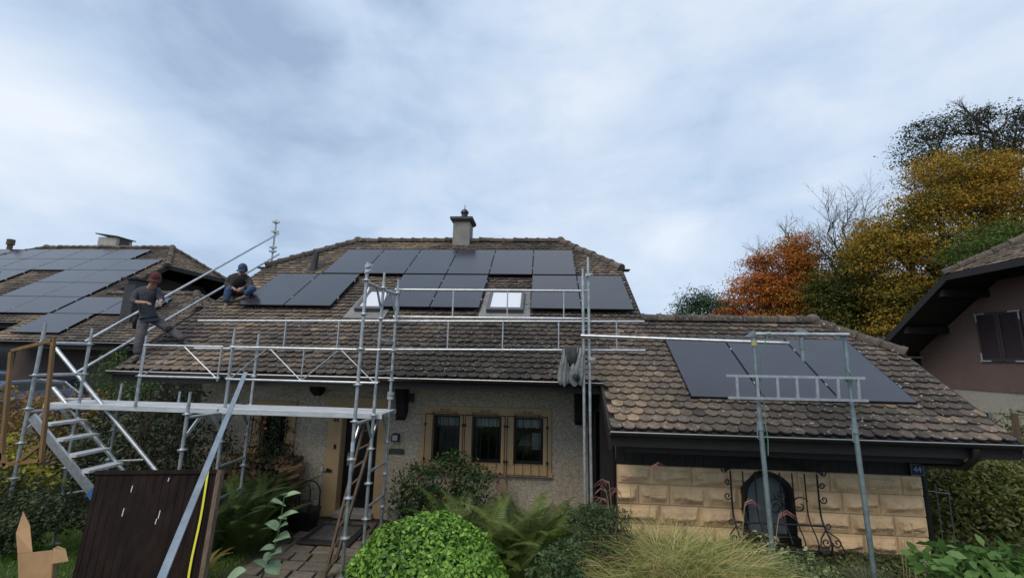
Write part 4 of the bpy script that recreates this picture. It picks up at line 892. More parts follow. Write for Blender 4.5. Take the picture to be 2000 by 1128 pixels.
# ---- wooden ladder in front of the door
wl_ = thing('wooden_ladder', (-2.95, 6.6, 0), 'old brown wooden ladder leaning on the scaffold before the front door', 'ladder')
f0, f1, g0, g1 = at(632, 1135, 6.35), at(714, 820, 6.95), at(657, 1090, 6.45), at(738, 815, 6.98)
for a, b_ in ((f0, f1), (g0, g1)): m = MB(); m.bar(a, b_, .035, .055, upv=(0, -1, .3)); m.build('rail', OLDWOOD, wl_)
for k_ in range(8):
    t = .06+k_*.123; a, b_ = ext(f0, f1, t), ext(g0, g1, t+.0); m = MB(); m.bar(a, b_, .06, .028, upv=(0, .2, 1)); m.build('rung', OLDWOOD, wl_)
# ---- diagonal galvanised profile
ta, tb = at(474, 731, 5.9), at(298, 1150, 2.9)
m = MB(); d = (tb-ta).normalized(); x = d.cross(V(0, 1, .2)).normalized(); u = x.cross(d).normalized()
def Pq(b, i, j): return b+x*i+u*j
for i0, i1, j0, j1 in ((-.05, .05, 0, .003), (-.05, -.047, .0031, .05), (.047, .05, .0031, .05)):
    m.hexa([Pq(ta, i0, j0), Pq(ta, i1, j0), Pq(tb, i1, j0), Pq(tb, i0, j0), Pq(ta, i0, j1), Pq(ta, i1, j1), Pq(tb, i1, j1), Pq(tb, i0, j1)])
props(m.build('metal_profile', mat('zinc_profile', (.30, .34, .37), .42, metal=.6, var=.2, vscale=5), None, loc=tb), 'long galvanised metal profile leaning diagonally over the brown panel onto the scaffold', 'metal profile')
# ---- brown ribbed panel
PL = [at(190, 921, 4.5), at(424, 919, 4.42), at(376, 1200, 4.0), at(122, 1205, 4.08)]
n_ = (PL[1]-PL[0]).cross(PL[3]-PL[0]).normalized(); n_ = n_ if n_.y < 0 else -n_
bp = thing('ribbed_panel', ((PL[2]+PL[3])/2), 'dark brown ribbed board standing on the lawn in the left foreground with scuffed white marks', 'board')
m = MB(); nn = 15
def PB(u, v, k=0): return (PL[0]*(1-u)+PL[1]*u)*(1-v)+(PL[3]*(1-u)+PL[2]*u)*v+n_*k
BRN = mat('brown_board', (.013, .008, .0065), .85, spec=.15, var=.5, vscale=3, stretch=(3, 3, .8), bump=.2, bscale=30)
m.slab([PB(0, 0), PB(1, 0), PB(1, 1), PB(0, 1)], n_, .035); m.build('sheet', BRN, bp)
for i in range(nn):
    u0, u1 = (i+.12)/nn, (i+.62)/nn; m = MB(); m.slab([PB(u0, .03, .006), PB(u1, .03, .006), PB(u1, 1, .006), PB(u0, 1, .006)], n_, .0057); m.build('rib', BRN, bp)
m = MB(); m.slab([PB(-.005, -.012, .02), PB(1.005, -.012, .02), PB(1.005, .022, .02), PB(-.005, .022, .02)], n_, .06); m.build('top_edge', BRN, bp)
m = MB(); m.slab([PB(1.006, -.01, .014), PB(1.04, -.01, .014), PB(1.04, 1, .014), PB(1.006, 1, .014)], n_, .05); m.build('edge_batten', OLDWOOD, bp)
m = MB(); r = random.Random(4)
for u, v, l_ in ((.33, .11, .05), (.30, .28, .06), (.62, .05, .03), (.60, .30, .06), (.585, .36, .04), (.70, .78, .05)):
    m.slab([PB(u, v, .0075), PB(u+.008, v, .0075), PB(u+.004, v+l_, .0075), PB(u-.004, v+l_, .0075)], n_, .001)
m.build('scuff', mat('scuff', (.45, .43, .40), .8), bp)
m = MB(); a = PB(.945, -.01, .03); pts = [PB(.945+.006*math.sin(v*7), v, .028+.004*math.sin(v*11)) for v in np.linspace(-.01, 1, 12)]
for i in range(11): m.bar(pts[i], pts[i+1], .022, .003, upv=n_)
props(m.build('strap', mat('yellow_strap', (.62, .58, .03), .6), None, loc=pts[-1]), 'yellow strap hanging down the right edge of the brown board', 'strap')
# ---- cardboard box
CB = mat('cardboard', (.40, .245, .125), .85, var=.12, vscale=6, bump=.1, bscale=20)
cb = thing('cardboard_box', (at(68, 1110, 4.6)), 'opened brown cardboard box with raised flaps at the bottom left corner', 'box')
def face(name, pts, th=.006):
    P = [at(*p[:2], p[2]) for p in pts]; n = (P[1]-P[0]).cross(P[2]-P[0]).normalized(); n = n if n.y < 0 else -n; m = MB(); m.slab(P, n, th); m.build(name, CB, cb)
face('side', [(34, 1081, 4.6), (103, 1073, 4.5), (97, 1165, 4.45), (38, 1170, 4.55)]); face('side', [(103.5, 1073, 4.5), (112, 1068, 4.9), (106, 1155, 4.85), (97.5, 1165, 4.45)])
face('flap', [(34, 1080, 4.62), (31, 1040, 4.66), (45, 998, 4.72), (58, 1025, 4.70), (63, 1077, 4.6)]); face('flap', [(104, 1072, 4.5), (127, 1073, 4.42), (132, 1095, 4.36), (101, 1100, 4.46)]); face('flap', [(103, 1071, 4.52), (112, 1066, 4.9), (128, 1072, 4.85), (118, 1078, 4.5)])
# ---- wooden frame
wf_ = thing('timber_frame', at(50, 905, 5.7), 'open pale wooden frame hanging at the left end of the scaffold', 'frame')
for a, b_ in (((22, 687), (2, 905)), ((24, 684), (104, 664)), ((105, 660), (80, 902)), ((2, 907), (80, 898)), ((38, 900), (80, 868)), ((0, 880), (12, 908))): m = MB(); m.bar(at(*a, 5.7), at(*b_, 5.7), .045, .04, upv=(0, 1, 0)); m.build('rail', WOODP, wf_)
# ---- bag of netting and cloths on the rail
bagc = at(1118, 716, 7.08); bg_ = thing('hanging_sacks', bagc+V(0, 0, .3), 'grey and white plastic sacks with a dark cloth draped over the guard rail', 'sacks')
WS = mat('sack_white', (.24, .255, .26), .5, var=.35, vscale=7, bump=.6, bscale=10, bdist=.03, trans=.15); DC = mat('cloth_dark', (.035, .045, .042), .9, var=.4, vscale=12, bump=.5, bscale=15, bdist=.02)
def sack(name, mt, pts, w0, seed, hollow=False):
    """cloth folded over the rail: outline given by centre line with half widths, pleated in depth"""
    m = MB(); n = 22; vs = []; rows = len(pts)
    for sd in (1, -1):
        for i, (px, py, hw_) in enumerate(pts):
            for j in range(n+1):
                u = j/n*2-1; p = at(px+u*hw_, py+2.5*math.sin(u*4+i+seed)*(i == rows-1), 7.06); th = (.025+w0*math.sin(math.pi*min(1, i/(rows-1)+.08)))*(max(0, 1-u*u))**.5
                pl_ = .012*math.sin(u*9+seed+i*.35)+.008*math.sin(u*17+seed*2-i*.5); vs.append(p+V(0, (-th+pl_) if sd > 0 else th, 0))
    q = (n+1)*rows
    fs = [(i*(n+1)+j, i*(n+1)+j+1, (i+1)*(n+1)+j+1, (i+1)*(n+1)+j) for i in range(rows-1) for j in range(n)]; fs += [tuple(q+k for k in reversed(f)) for f in fs]
    m.add(vs, fs); o = m.build(name, mt, bg_); o.data.polygons.foreach_set('use_smooth', [True]*len(o.data.polygons)); ss = o.modifiers.new('s', 'SUBSURF'); ss.levels = 1; ss.render_levels = 1
sack('sack', WS, [(1104, 680, 6), (1104, 690, 6), (1103, 703, 8), (1101, 718, 10), (1100, 733, 12), (1100, 745, 11), (1101, 752, 6)], .06, 1)
sack('sack', WS, [(1134, 679, 10), (1132, 692, 11), (1128, 706, 13), (1127, 720, 16), (1126, 735, 17), (1126, 746, 16), (1127, 752, 10)], .07, 4)
sack('dark_cloth', DC, [(1116, 678, 17), (1116, 686, 18), (1117, 696, 17), (1119, 706, 13), (1120, 714, 9), (1121, 720, 4)], .085, 2)
sack('dark_cloth', DC, [(1124, 725, 5), (1125, 732, 9), (1126, 740, 9), (1127, 747, 5)], .10, 6)
# ------------------------------------------------------------------ PEOPLE
def skin_obj(name, J, E_, mt, parent, root, sub=2, extra=None):
    ids = list(J); me = bpy.data.meshes.new(name); o0 = LOC[parent.name]
    me.from_pydata([tuple(Vector(J[i][0])-o0) for i in ids], [(ids.index(a), ids.index(b)) for a, b in E_], [])
    o = bpy.data.objects.new(name, me); C.objects.link(o); md = o.modifiers.new('s', 'SKIN'); md.use_smooth_shade = True; md.branch_smoothing = .3
    for i, k in enumerate(ids):
        sv = me.skin_vertices[0].data[i]; r_ = J[k][1]; sv.radius = r_ if isinstance(r_, tuple) else (r_, r_); sv.use_root = (k == root)
    ss = o.modifiers.new('u', 'SUBSURF'); ss.levels = sub; ss.render_levels = sub
    dg = bpy.context.evaluated_depsgraph_get(); m2 = bpy.data.meshes.new_from_object(o.evaluated_get(dg)); bpy.data.objects.remove(o)
    if extra:
        v0 = len(m2.vertices); vs = [tuple(v.co) for v in m2.vertices]; fs = [tuple(p.vertices) for p in m2.polygons]
        ev = [(q[0]-o0.x, q[1]-o0.y, q[2]-o0.z) for q in extra.v]; vs += ev; fs += [tuple(i+v0 for i in f) for f in extra.f]
        m2 = bpy.data.meshes.new(name); m2.from_pydata(vs, [], fs)
    m2.polygons.foreach_set('use_smooth', [True]*len(m2.polygons)); m2.materials.clear(); m2.materials.append(mt); m2.name = name
    p = bpy.data.objects.new(name, m2); C.objects.link(p); p.parent = parent; LOC[p.name] = o0; return p
SKIN = mat('skin', (.36, .20, .14), .55, var=.08, vscale=20)
def head_mesh(c, fwd, upv, s=1.0):
    """head as one displaced surface: skull, brow, nose, chin, ears"""
    fwd = Vector(fwd).normalized(); upv = Vector(upv); side = fwd.cross(upv).normalized(); upv = side.cross(fwd).normalized()
    m = MB(); n, k = 28, 20; vs = []
    def rad(x, y, z):   # unit direction: x side, y forward, z up
        r = 1.0
        if z < 0: r *= 1-.16*(-z)*(1-max(y, 0)*.6)*(1 if y > 0 else 1.2)
        def g(x0, z0, w): return math.exp(-(((x-x0)/w)**2+((z-z0)/w)**2))
        if y > 0:
            r += .20*math.exp(-((x/.11)**2))*math.exp(-(((z+.16)/.16)**2)) - .055*(g(.33, .06, .13)+g(-.33, .06, .13)) + .04*math.exp(-((z-.24)/.1)**2)*math.exp(-(x/.5)**2)
            r += .045*math.exp(-((x/.22)**2))*math.exp(-(((z+.46)/.05)**2)) - .03*math.exp(-((x/.25)**2))*math.exp(-(((z+.52)/.03)**2)) + .07*math.exp(-((x/.25)**2))*math.exp(-(((z+.82)/.16)**2))
        r += .22*math.exp(-(((abs(x)-.98)/.08)**2))*math.exp(-((z/.25)**2))*math.exp(-(((y+.05)/.18)**2))
        return r
    for i in range(k+1):
        ph = math.pi*i/k
        for j in range(n):
            t = 2*math.pi*j/n; x, y, z = math.sin(ph)*math.cos(t), math.sin(ph)*math.sin(t), math.cos(ph); r = rad(x, y, z)
            vs.append(Vector(c)+(side*x*.078+fwd*y*.096+upv*z*.118)*r*s)
    m.add(vs, [(i*n+j, (i+1)*n+j, (i+1)*n+(j+1) % n, i*n+(j+1) % n) for i in range(k) for j in range(n)]); return m, side, upv, fwd
def eyes_hair(parent, c, side, u, f, haircol, s=1.0, hair=True):
    for sg in (-1, 1):
        m = MB(); p = Vector(c)+(side*sg*.030+f*.078+u*.010)*s; m.sphere(p, (.011, .011, .008), 10, 6); m.build('eye', mat('eye', (.05, .035, .03), .2) if 'eye' not in MATS else MATS['eye'], parent)
    if hair:
        m = MB(); n = 20; k = 10; vs = []
        for i in range(k+1):
            ph = math.pi*(.08+.62*i/k)
            for j in range(n):
                t = math.pi*1.0+math.pi*(j/(n-1)*1.30-.15)
                x, y, z = math.sin(ph)*math.cos(t), math.sin(ph)*math.sin(t), math.cos(ph); r = 1.1+.03*math.sin(9*t+4*ph)
                vs.append(Vector(c)+(side*x*.080+f*y*.097+u*z*.116)*r*s)
        m.add(vs, [(i*n+j, (i+1)*n+j, (i+1)*n+j+1, i*n+j+1) for i in range(k) for j in range(n-1)])
        m.build('hair', mat('hair', haircol, .7, var=.3, vscale=60), parent, smooth=True)
def cap(parent, c, side, u, f, mt, s=1.0, helmet=False):
    m = MB(); n, k = 24, 9; vs = []; sc_ = 1.08
    for i in range(k+1):
        ph = math.pi*.47*i/k
        for j in range(n):
            t = 2*math.pi*j/n; x, y, z = math.sin(ph)*math.cos(t), math.sin(ph)*math.sin(t), math.cos(ph)
            vs.append(Vector(c)+(side*x*.080+f*(y*.102-.002)+u*(z*.098+.026))*sc_*s)
    m.add(vs, [(i*n+j, (i+1)*n+j, (i+1)*n+(j+1) % n, i*n+(j+1) % n) for i in range(k) for j in range(n)]); cp = m.build('cap', mt, parent, smooth=True)
    m = MB(); vs = []
    for (o_, h_) in ((.90, .006), (1.0, 0), (1.28, -.014), (1.46, -.03)):
        for j in range(9):
            t = math.pi/2+(j/8-.5)*1.9; sx = .088*(1 if o_ < 1.2 else .86)
            vs.append(Vector(c)+(side*math.cos(t)*sx*o_*1.08+f*math.sin(t)*.108*o_+u*(.028+h_-.02*abs(math.cos(t))))*s)
    fs = [(i*9+j, i*9+j+1, (i+1)*9+j+1, (i+1)*9+j) for i in range(3) for j in range(8)]; m.add(vs, fs)
    pk = m.build('peak', mt, cp, smooth=True); sd = pk.modifiers.new('s', 'SOLIDIFY'); sd.thickness = .006
def shoe(parent, ankle, toe, upn, mt, s=1.0):
    a, t = Vector(ankle), Vector(toe); f = (t-a); f = f-Vector(upn)*f.dot(Vector(upn)); f.normalize(); u = Vector(upn).normalized(); sd = f.cross(u)
    m = MB(); n = 14; vs = []; prof = [(-.075, .025, .03, .055), (-.06, .038, .045, .09), (.0, .042, .05, .10), (.07, .045, .034, .070), (.14, .048, .026, .052), (.19, .038, .020, .038), (.215, .012, .012, .020)]
    b = a-u*.095
    for (l_, w_, h0, h1) in prof:
        for j in range(n):
            t_ = 2*math.pi*j/n; z = h1/2*(math.sin(t_)+1) if math.sin(t_) > -.6 else 0.0
            vs.append(b+(f*l_+sd*math.cos(t_)*w_+u*z*1.0)*s)
    m.add(vs, [(i*n+j, i*n+(j+1) % n, (i+1)*n+(j+1) % n, (i+1)*n+j) for i in range(len(prof)-1) for j in range(n)]+[tuple(range(n)), tuple(reversed(range((len(prof)-1)*n, len(prof)*n)))])
    m.build('shoe', mt, parent, smooth=True)
def hand_joints(J, E_, tag_, wr, d, pn, s=1.0, curl=.6):
    """palm, four fingers of unequal length and a thumb; d = pointing direction, pn = palm normal (fingers curl towards it)"""
    d = Vector(d).normalized(); pn = Vector(pn); pn = (pn-d*pn.dot(d)).normalized(); sd = d.cross(pn)
    wr = Vector(wr); pc = wr+d*.055; J[tag_+'p'] = (pc, (.034, .020)); E_.append((tag_+'w', tag_+'p'))
    for i, (off, ln) in enumerate(((-.028, .062), (-.010, .072), (.010, .068), (.028, .052))):
        b0 = wr+d*.085+sd*off*1.0; b1 = b0+(d*math.cos(curl*.6)+pn*math.sin(curl*.6))*ln*.5; b2 = b1+(d*math.cos(curl*1.7)+pn*math.sin(curl*1.7))*ln*.5
        for q, b in (('a', b0), ('b', b1), ('c', b2)): J[f'{tag_}f{i}{q}'] = (b, .0095 if q != 'c' else .0075)
        E_ += [(tag_+'p', f'{tag_}f{i}a'), (f'{tag_}f{i}a', f'{tag_}f{i}b'), (f'{tag_}f{i}b', f'{tag_}f{i}c')]
    t0 = wr+d*.035-sd*.036; t1 = t0+(d*.6-sd*.5+pn*.6).normalized()*.04; J[tag_+'ta'] = (t0, .012); J[tag_+'tb'] = (t1, .009); E_ += [(tag_+'p', tag_+'ta'), (tag_+'ta', tag_+'tb')]
def person(loc, label, P, fwd, headc, clothes, s=1.0, sleeve='elbow', headup=(0, 0, 1)):
    t = thing('person', loc, label, 'person')
    J = {}; E_ = [('pel', 'sp'), ('sp', 'ch'), ('ch', 'nk'), ('nk', 'hd'), ('ch', 'sl'), ('sl', 'el'), ('el', 'lw'), ('ch', 'sr'), ('sr', 'er'), ('er', 'rw'), ('pel', 'hl'), ('hl', 'kl'), ('kl', 'al'), ('pel', 'hr'), ('hr', 'kr'), ('kr', 'ar')]
    R0 = dict(pel=(.11, .08), sp=(.10, .07), ch=(.11, .08), nk=.058, hd=.058, sl=.045, sr=.045, el=.036, er=.036, lw=.027, rw=.027, hl=.07, hr=.07, kl=.045, kr=.045, al=.032, ar=.032)
    P['hd'] = Vector(headc)-Vector(headup)*.075; P['nk'] = P['nk'].lerp(P['hd'], .25)
    for k in R0: J[k] = (P[k], tuple(q*s for q in R0[k]) if isinstance(R0[k], tuple) else R0[k]*s)
    EE = list(E_)
    for w_, e_ in (('l', 'el'), ('r', 'er')): hand_joints(J, EE, w_, P[w_+'w'], P[w_+'w']-P[e_], (0, -.2, -1) if w_ == 'l' else (-.6, 0, -.6))
    hm, side, u, f = head_mesh(headc, fwd, headup, s)
    skin_obj('body', J, EE, SKIN, t, 'pel', 2, hm)
    eyes_hair(t, headc, side, u, f, clothes['hair'], s); cap(t, headc, side, u, f, clothes['cap'], s, clothes.get('helmet', False))
    k = 1.0
    S = {a: (P[a], r_) for a, r_ in dict(pel=(.185*k, .145), sp=(.18, .14), ch=(.195, .145), nk=.085, sl=.088, sr=.088, el=.066, er=.066).items()}
    S['hem'] = (P['pel']-(P['sp']-P['pel']).normalized()*.07, (.195, .15)); sE = [('hem', 'pel'), ('pel', 'sp'), ('sp', 'ch'), ('ch', 'nk'), ('ch', 'sl'), ('sl', 'el'), ('ch', 'sr'), ('sr', 'er')]
    fr = .35 if sleeve == 'elbow' else .93
    for w_, e_ in (('l', 'el'), ('r', 'er')): S[w_+'c'] = (P[e_].lerp(P[w_+'w'], fr), .050 if sleeve == 'elbow' else .042); sE.append((e_, w_+'c'))
    skin_obj('top', S, sE, clothes['top'], t, 'pel', 2)
    T = {a: (P[a], r_) for a, r_ in dict(pel=(.165, .13), hl=.108, hr=.108, kl=.088, kr=.088, al=.070, ar=.070).items()}; T['wa'] = (P['pel'].lerp(P['sp'], .45), (.145, .112))
    T['ml'] = (P['kl'].lerp(P['al'], .5), .085); T['mr'] = (P['kr'].lerp(P['ar'], .5), .085)
    skin_obj('trousers', T, [('pel', 'wa'), ('pel', 'hl'), ('hl', 'kl'), ('kl', 'ml'), ('ml', 'al'), ('pel', 'hr'), ('hr', 'kr'), ('kr', 'mr'), ('mr', 'ar')], clothes['trousers'], t, 'pel', 2)
    return t
a = lambda x, y, Y: at(x, y, Y)
CL = lambda n, c: mat(n, c, .9, var=.25, vscale=7, bump=.9, bscale=7, bdist=.05)
P1 = dict(pel=a(289, 613, 7.88), sp=a(286, 597, 7.85), ch=a(285, 577, 7.83), nk=a(295, 560, 7.80), sl=a(268, 569, 7.74), el=a(259, 589, 7.62), lw=a(286, 591, 7.45), sr=a(308, 567, 7.95), er=a(315, 584, 7.86), rw=a(313, 592, 7.62),
          hl=a(281, 620, 7.82), kl=a(275, 655, 7.70), al=a(268, 693, 7.66), hr=a(299, 621, 7.96), kr=a(331, 643, 8.0), ar=a(361, 664, 8.02))
tn = V(0, -SN, CS)
c1_ = dict(hair=(.05, .03, .02), cap=CL('cap_maroon', (.085, .020, .024)), top=CL('sweater_slate', (.042, .045, .058)), trousers=CL('trousers_grey', (.085, .078, .085)))
hp = person((P1['al'].x, P1['al'].y, TZ(7.66)), 'person in maroon cap, grey sweater and grey trousers standing on the roof edge with phone', P1, (.55, -.75, -.45), a(303, 545, 7.74), c1_, 1.12, 'elbow', (.25, -.15, .95))
m = MB(); q_ = P1['hl']+V(-.12, -.03, -.10); m.sphere(q_, (.05, .075, .13), 12, 8, fn=lambda v: 1+.08*math.sin(5*v.z)); m.build('tool_pouch', mat('pouch', (.012, .012, .014), .8), hp, smooth=True)
m = MB(); m.sphere(P1['kr'].lerp(P1['ar'], .12)+V(-.0, -.05, .03), (.075, .06, .075), 12, 8); m.build('knee_patch', MATS['pouch'], hp, smooth=True)
SHOE = mat('shoe_dark', (.035, .033, .035), .7); SHOE2 = mat('shoe_tan', (.15, .125, .095), .8)
shoe(hp, P1['al']-V(0,0,.03), P1['al']+V(.1, -.15, -.03), (0, 0, 1), mat('shoe_black', (.015, .015, .015), .6)); shoe(hp, P1['ar'], P1['ar']+V(.25, -.06, -.02), (0.1, -.3, 1), SHOE)
ph = a(318, 589, 7.50); m = MB(); m.hexa([ph+V(-.07, -.04, -.012), ph+V(.04, -.05, .0), ph+V(.05, .05, .0), ph+V(-.06, .06, -.012), ph+V(-.07, -.04, -.004), ph+V(.04, -.05, .008), ph+V(.05, .05, .008), ph+V(-.06, .06, -.004)])
props(m.build('phone', mat('phone', (.35, .36, .38), .3), None, loc=ph), 'pale phone held in the hands of the standing worker', 'phone')
def R2(px, py, Y): return a(px, py, Y)
P2 = dict(pel=a(463, 566, 9.85), sp=a(463, 557, 9.80), ch=a(466, 545, 9.74), nk=a(473, 534.5, 9.68), sl=a(451, 541, 9.74), el=a(442, 556, 9.62), lw=a(456, 562.5, 9.42), sr=a(484, 543, 9.74), er=a(491, 557, 9.62), rw=a(473, 563, 9.42),
          hl=a(455, 569, 9.80), kl=a(447, 563, 9.38), al=a(441, 590, 9.36), hr=a(471, 569, 9.80), kr=a(497, 561, 9.45), ar=a(477, 576, 9.40))
c2_ = dict(hair=(.04, .03, .025), cap=CL('helmet_blue', (.035, .065, .12)), top=CL('jacket_dark', (.030, .026, .025)), trousers=CL('jeans_blue', (.035, .065, .13)), helmet=True)
sp_ = person((P2['pel'].x, P2['pel'].y, TZ(9.85)), 'person in blue cap, dark jacket and jeans seated beside the lower left panel', P2, (.15, -.85, -.55), a(474.5, 525, 9.62), c2_, 1.1, 'long', (.05, -.3, .95))
shoe(sp_, P2['al'], P2['al']+V(.06, -.2, -.05), tn, SHOE2); shoe(sp_, P2['ar']+V(0, 0, .0), P2['ar']+V(-.2, -.08, -.02), tn, SHOE2)
# ------------------------------------------------------------------ VEGETATION
def fast_mesh(name, co, faces_n, mt, parent, cols, loc):
    """co (N*k,3) vertices of N faces with k corners each"""
    k = faces_n; n = len(co)//k; o0 = LOC[parent.name] if parent is not None else Vector(loc)
    me = bpy.data.meshes.new(name); me.vertices.add(n*k); me.vertices.foreach_set('co', (co-np.array(o0)).astype(np.float32).ravel())
    me.loops.add(n*k); me.loops.foreach_set('vertex_index', np.arange(n*k, dtype=np.int32)); me.polygons.add(n)
    me.polygons.foreach_set('loop_start', np.arange(0, n*k, k, dtype=np.int32)); me.update(calc_edges=True)
    a = me.color_attributes.new('col', 'FLOAT_COLOR', 'POINT'); a.data.foreach_set('color', np.hstack([np.repeat(cols, k, 0), np.ones((n*k, 1))]).astype(np.float32).ravel())
    me.materials.append(mt); o = bpy.data.objects.new(name, me); C.objects.link(o)
    if parent is not None: o.parent = parent
    else: o.location = o0
    LOC[o.name] = o0; return o
def unit(v): return v/np.maximum(np.linalg.norm(v, axis=1, keepdims=True), 1e-9)
def leaves_co(p, nrm, size, aspect=.55, jitter=.8):
    n = len(p); nn = unit(nrm+rng.normal(0, jitter, (n, 3))); t = unit(np.cross(nn, rng.normal(0, 1, (n, 3)))); b = np.cross(nn, t)
    s = (size*(.65+.7*rng.random(n)))[:, None] if np.isscalar(size) else size[:, None]
    d = nn*s*.10
    return np.stack([p-t*s*.5, p-b*s*aspect*.42-t*s*.1+d, p+t*s*.1*0-b*s*aspect*.30+t*s*.25+d, p+t*s*.5, p+b*s*aspect*.30+t*s*.25+d, p+b*s*aspect*.42-t*s*.1+d], 1).reshape(-1, 3)
PGAIN = 1.3
def palette(pal, t):
    pal = np.array(pal)*PGAIN; t = np.clip(t, 0, .9999)*(len(pal)-1); i = t.astype(int); f = (t-i)[:, None]; return pal[i]*(1-f)+pal[np.minimum(i+1, len(pal)-1)]*f
def crown_pts(blobs, dens, nl, rc, flat=.45, shell=.45):
    P, K, Nn = [], [], []
    for (c, r) in blobs:
        c = np.array(c); r = np.array(r); n = max(3, int(dens*(r[0]*r[1]*r[2])**(2/3)))
        d = unit(rng.normal(0, 1, (n, 3))); q = c+d*r*(rng.random((n, 1))**shell); keep = rng.random(n) > .12; q = q[keep]; d = d[keep]; n = len(q)
        off = np.clip(rng.normal(0, 1, (n, nl, 3)), -1.7, 1.7)*np.array([rc, rc, rc*flat]); sc_ = (.6+.8*rng.random((n, 1, 1)))
        P.append((q[:, None]+off*sc_).reshape(-1, 3)); K.append(np.clip(np.repeat(rng.random(n), nl)*.75+rng.random()*.5-.125, 0, 1)); Nn.append(np.repeat(unit(d+np.array([0, 0, .9])), nl, 0))
    return np.concatenate(P), np.concatenate(K), np.concatenate(Nn)
def px_blob(px, py, Y, rx, rz=None, ry=None):
    c = at(px, py, Y); k = Y/FPX*1.03; rz = rx if rz is None else rz; return (tuple(c), (rx*k, (ry or (rx+rz)/2)*k, rz*k))
def limb(m, a, b, r0, r1, wob=.12, n=6, seed=0):
    r = random.Random(seed); a, b = Vector(a), Vector(b); L_ = (b-a).length; pts = []
    for i in range(n+1):
        t = i/n; p = a.lerp(b, t)
        if 0 < i < n: p += V(r.gauss(0, 1), r.gauss(0, 1), r.gauss(0, 1))*L_*wob*.35
        pts.append(p)
    m.path(pts, [lerp(r0, r1, i/n) for i in range(n+1)], 7); return pts
def twigs(m, p, d, L_, r, depth, rn):
    if depth == 0 or L_ < .12: return
    q = p+d*L_; mid = p.lerp(q, .5)+V(rn.gauss(0, .06), rn.gauss(0, .06), rn.gauss(0, .05))*L_; m.path([p, mid, q], [r, r*.8, r*.6], 4, cap=False)
    for k in range(3):
        dd = (d+V(rn.gauss(0, .45), rn.gauss(0, .45), rn.gauss(.05, .35))).normalized(); twigs(m, mid if k == 0 else q, dd, L_*(.55+.25*rn.random()), r*.55, depth-1, rn)
def tree(name, label, cat, base, blobs, pal, dens=16, nl=24, rc=.42, leaf=.17, r0=.3, seed=1, bare=None, group=None, flat=.4, mt=None, shell=.45, crown='crown', trunk='trunk', dk=1.0):
    t = thing(name, base, label, cat, group); m = MB(); top = np.mean([np.array(b[0]) for b in blobs], 0); fork = Vector(base).lerp(Vector(top), .45); fork.x = lerp(base[0], top[0], .3)
    limb(m, Vector(base)-V(0, 0, .2), fork, r0, r0*.7, .05, 6, seed)
    for i, (c, r) in enumerate(blobs):
        pts = limb(m, fork, Vector(c), r0*.5, r0*.12, .14, 6, seed+i)
        rn = random.Random(seed*31+i)
        for k in range(3): twigs(m, pts[3+k], (Vector(c)-fork).normalized()*.5+V(rn.gauss(0, .8), rn.gauss(0, .5), .3+rn.random()*.4), max(r)*.5, r0*.10, 3, rn)
    if bare:
        rn = random.Random(seed+77)
        for (a, b_, r_) in bare:
            pts = limb(m, a, b_, r_, r_*.35, .1, 6, seed+3)
            for q in pts[2:]: 
                for _ in range(2): twigs(m, q, ((Vector(b_)-Vector(a)).normalized()*.8+V(rn.gauss(0, .6), rn.gauss(0, .3), rn.gauss(.25, .4))).normalized(), (Vector(b_)-Vector(a)).length*.30, r_*.35, 4, rn)
    m.build(trunk, BARK, t, smooth=True)
    P, K, Nn = crown_pts(blobs, dens*2.3*dk, int(nl*2.0), rc*1.1, flat*.62, shell); leaf = leaf*.66
    z0, z1 = P[:, 2].min(), P[:, 2].max(); tt = K*.55+.45*(.5+.5*np.sin(P[:, 0]*.9+seed)*np.cos(P[:, 2]*1.1+P[:, 1]*.5))+rng.normal(0, .12, len(P))
    fast_mesh(crown, leaves_co(P, Nn, leaf, .6), 6, mt or MATTELEAF, t, palette(pal, tt)*(1+rng.normal(0, .14, (len(P), 1))), None); return t
GREEN = [(.015, .030, .010), (.030, .055, .016), (.055, .085, .022), (.085, .12, .03)]
OLIVE = [(.025, .035, .010), (.06, .065, .015), (.12, .095, .018), (.20, .13, .02)]
ORANGE = [(.06, .055, .015), (.17, .05, .014), (.30, .085, .018), (.40, .15, .024), (.30, .17, .03), (.10, .09, .02)]
YELLOW = [(.035, .045, .012), (.07, .075, .014), (.15, .12, .018), (.30, .19, .022), (.31, .16, .022), (.11, .11, .02)]
DARKG = [(.010, .018, .010), (.020, .034, .018), (.038, .055, .028), (.055, .075, .035)]
GREYG = [(.018, .024, .016), (.034, .042, .026), (.055, .065, .038), (.08, .085, .05)]
B = px_blob
def gb(px, Y): x = at(px, 700, Y).x; return (x, Y, Hf(x, Y))
grp = 'autumn trees behind the houses'
tree('tree', 'small green tree just left of the orange tree above the garage ridge', 'tree', gb(1372, 33), [B(1370, 590, 33, 38, 28), B(1340, 610, 33, 30, 22), B(1398, 600, 33, 32, 32), B(1380, 640, 33, 50, 30)], [(.02, .045, .025), (.045, .08, .04), (.08, .12, .06)], leaf=.22, seed=2, dens=15, nl=22, group=grp)
tree('tree', 'orange and russet beech tree behind the garage roof', 'tree', gb(1530, 30), [B(1540, 510, 30, 48, 42), B(1480, 560, 30, 50, 36), B(1590, 560, 30, 50, 40), B(1450, 600, 30, 42, 30), B(1530, 600, 30, 60, 35), B(1560, 478, 30, 26, 24), B(1510, 640, 30, 100, 34), B(1485, 515, 30, 24, 24), B(1430, 625, 30, 36, 22), B(1575, 520, 30, 34, 34), B(1510, 560, 30, 50, 40)], ORANGE, leaf=.20, seed=3, dens=20, nl=26, bare=[(at(1545, 520, 30), at(1540, 458, 30), .07), (at(1500, 540, 30), at(1480, 490, 30), .05), (at(1565, 520, 30), at(1578, 462, 30), .05)], group=grp)
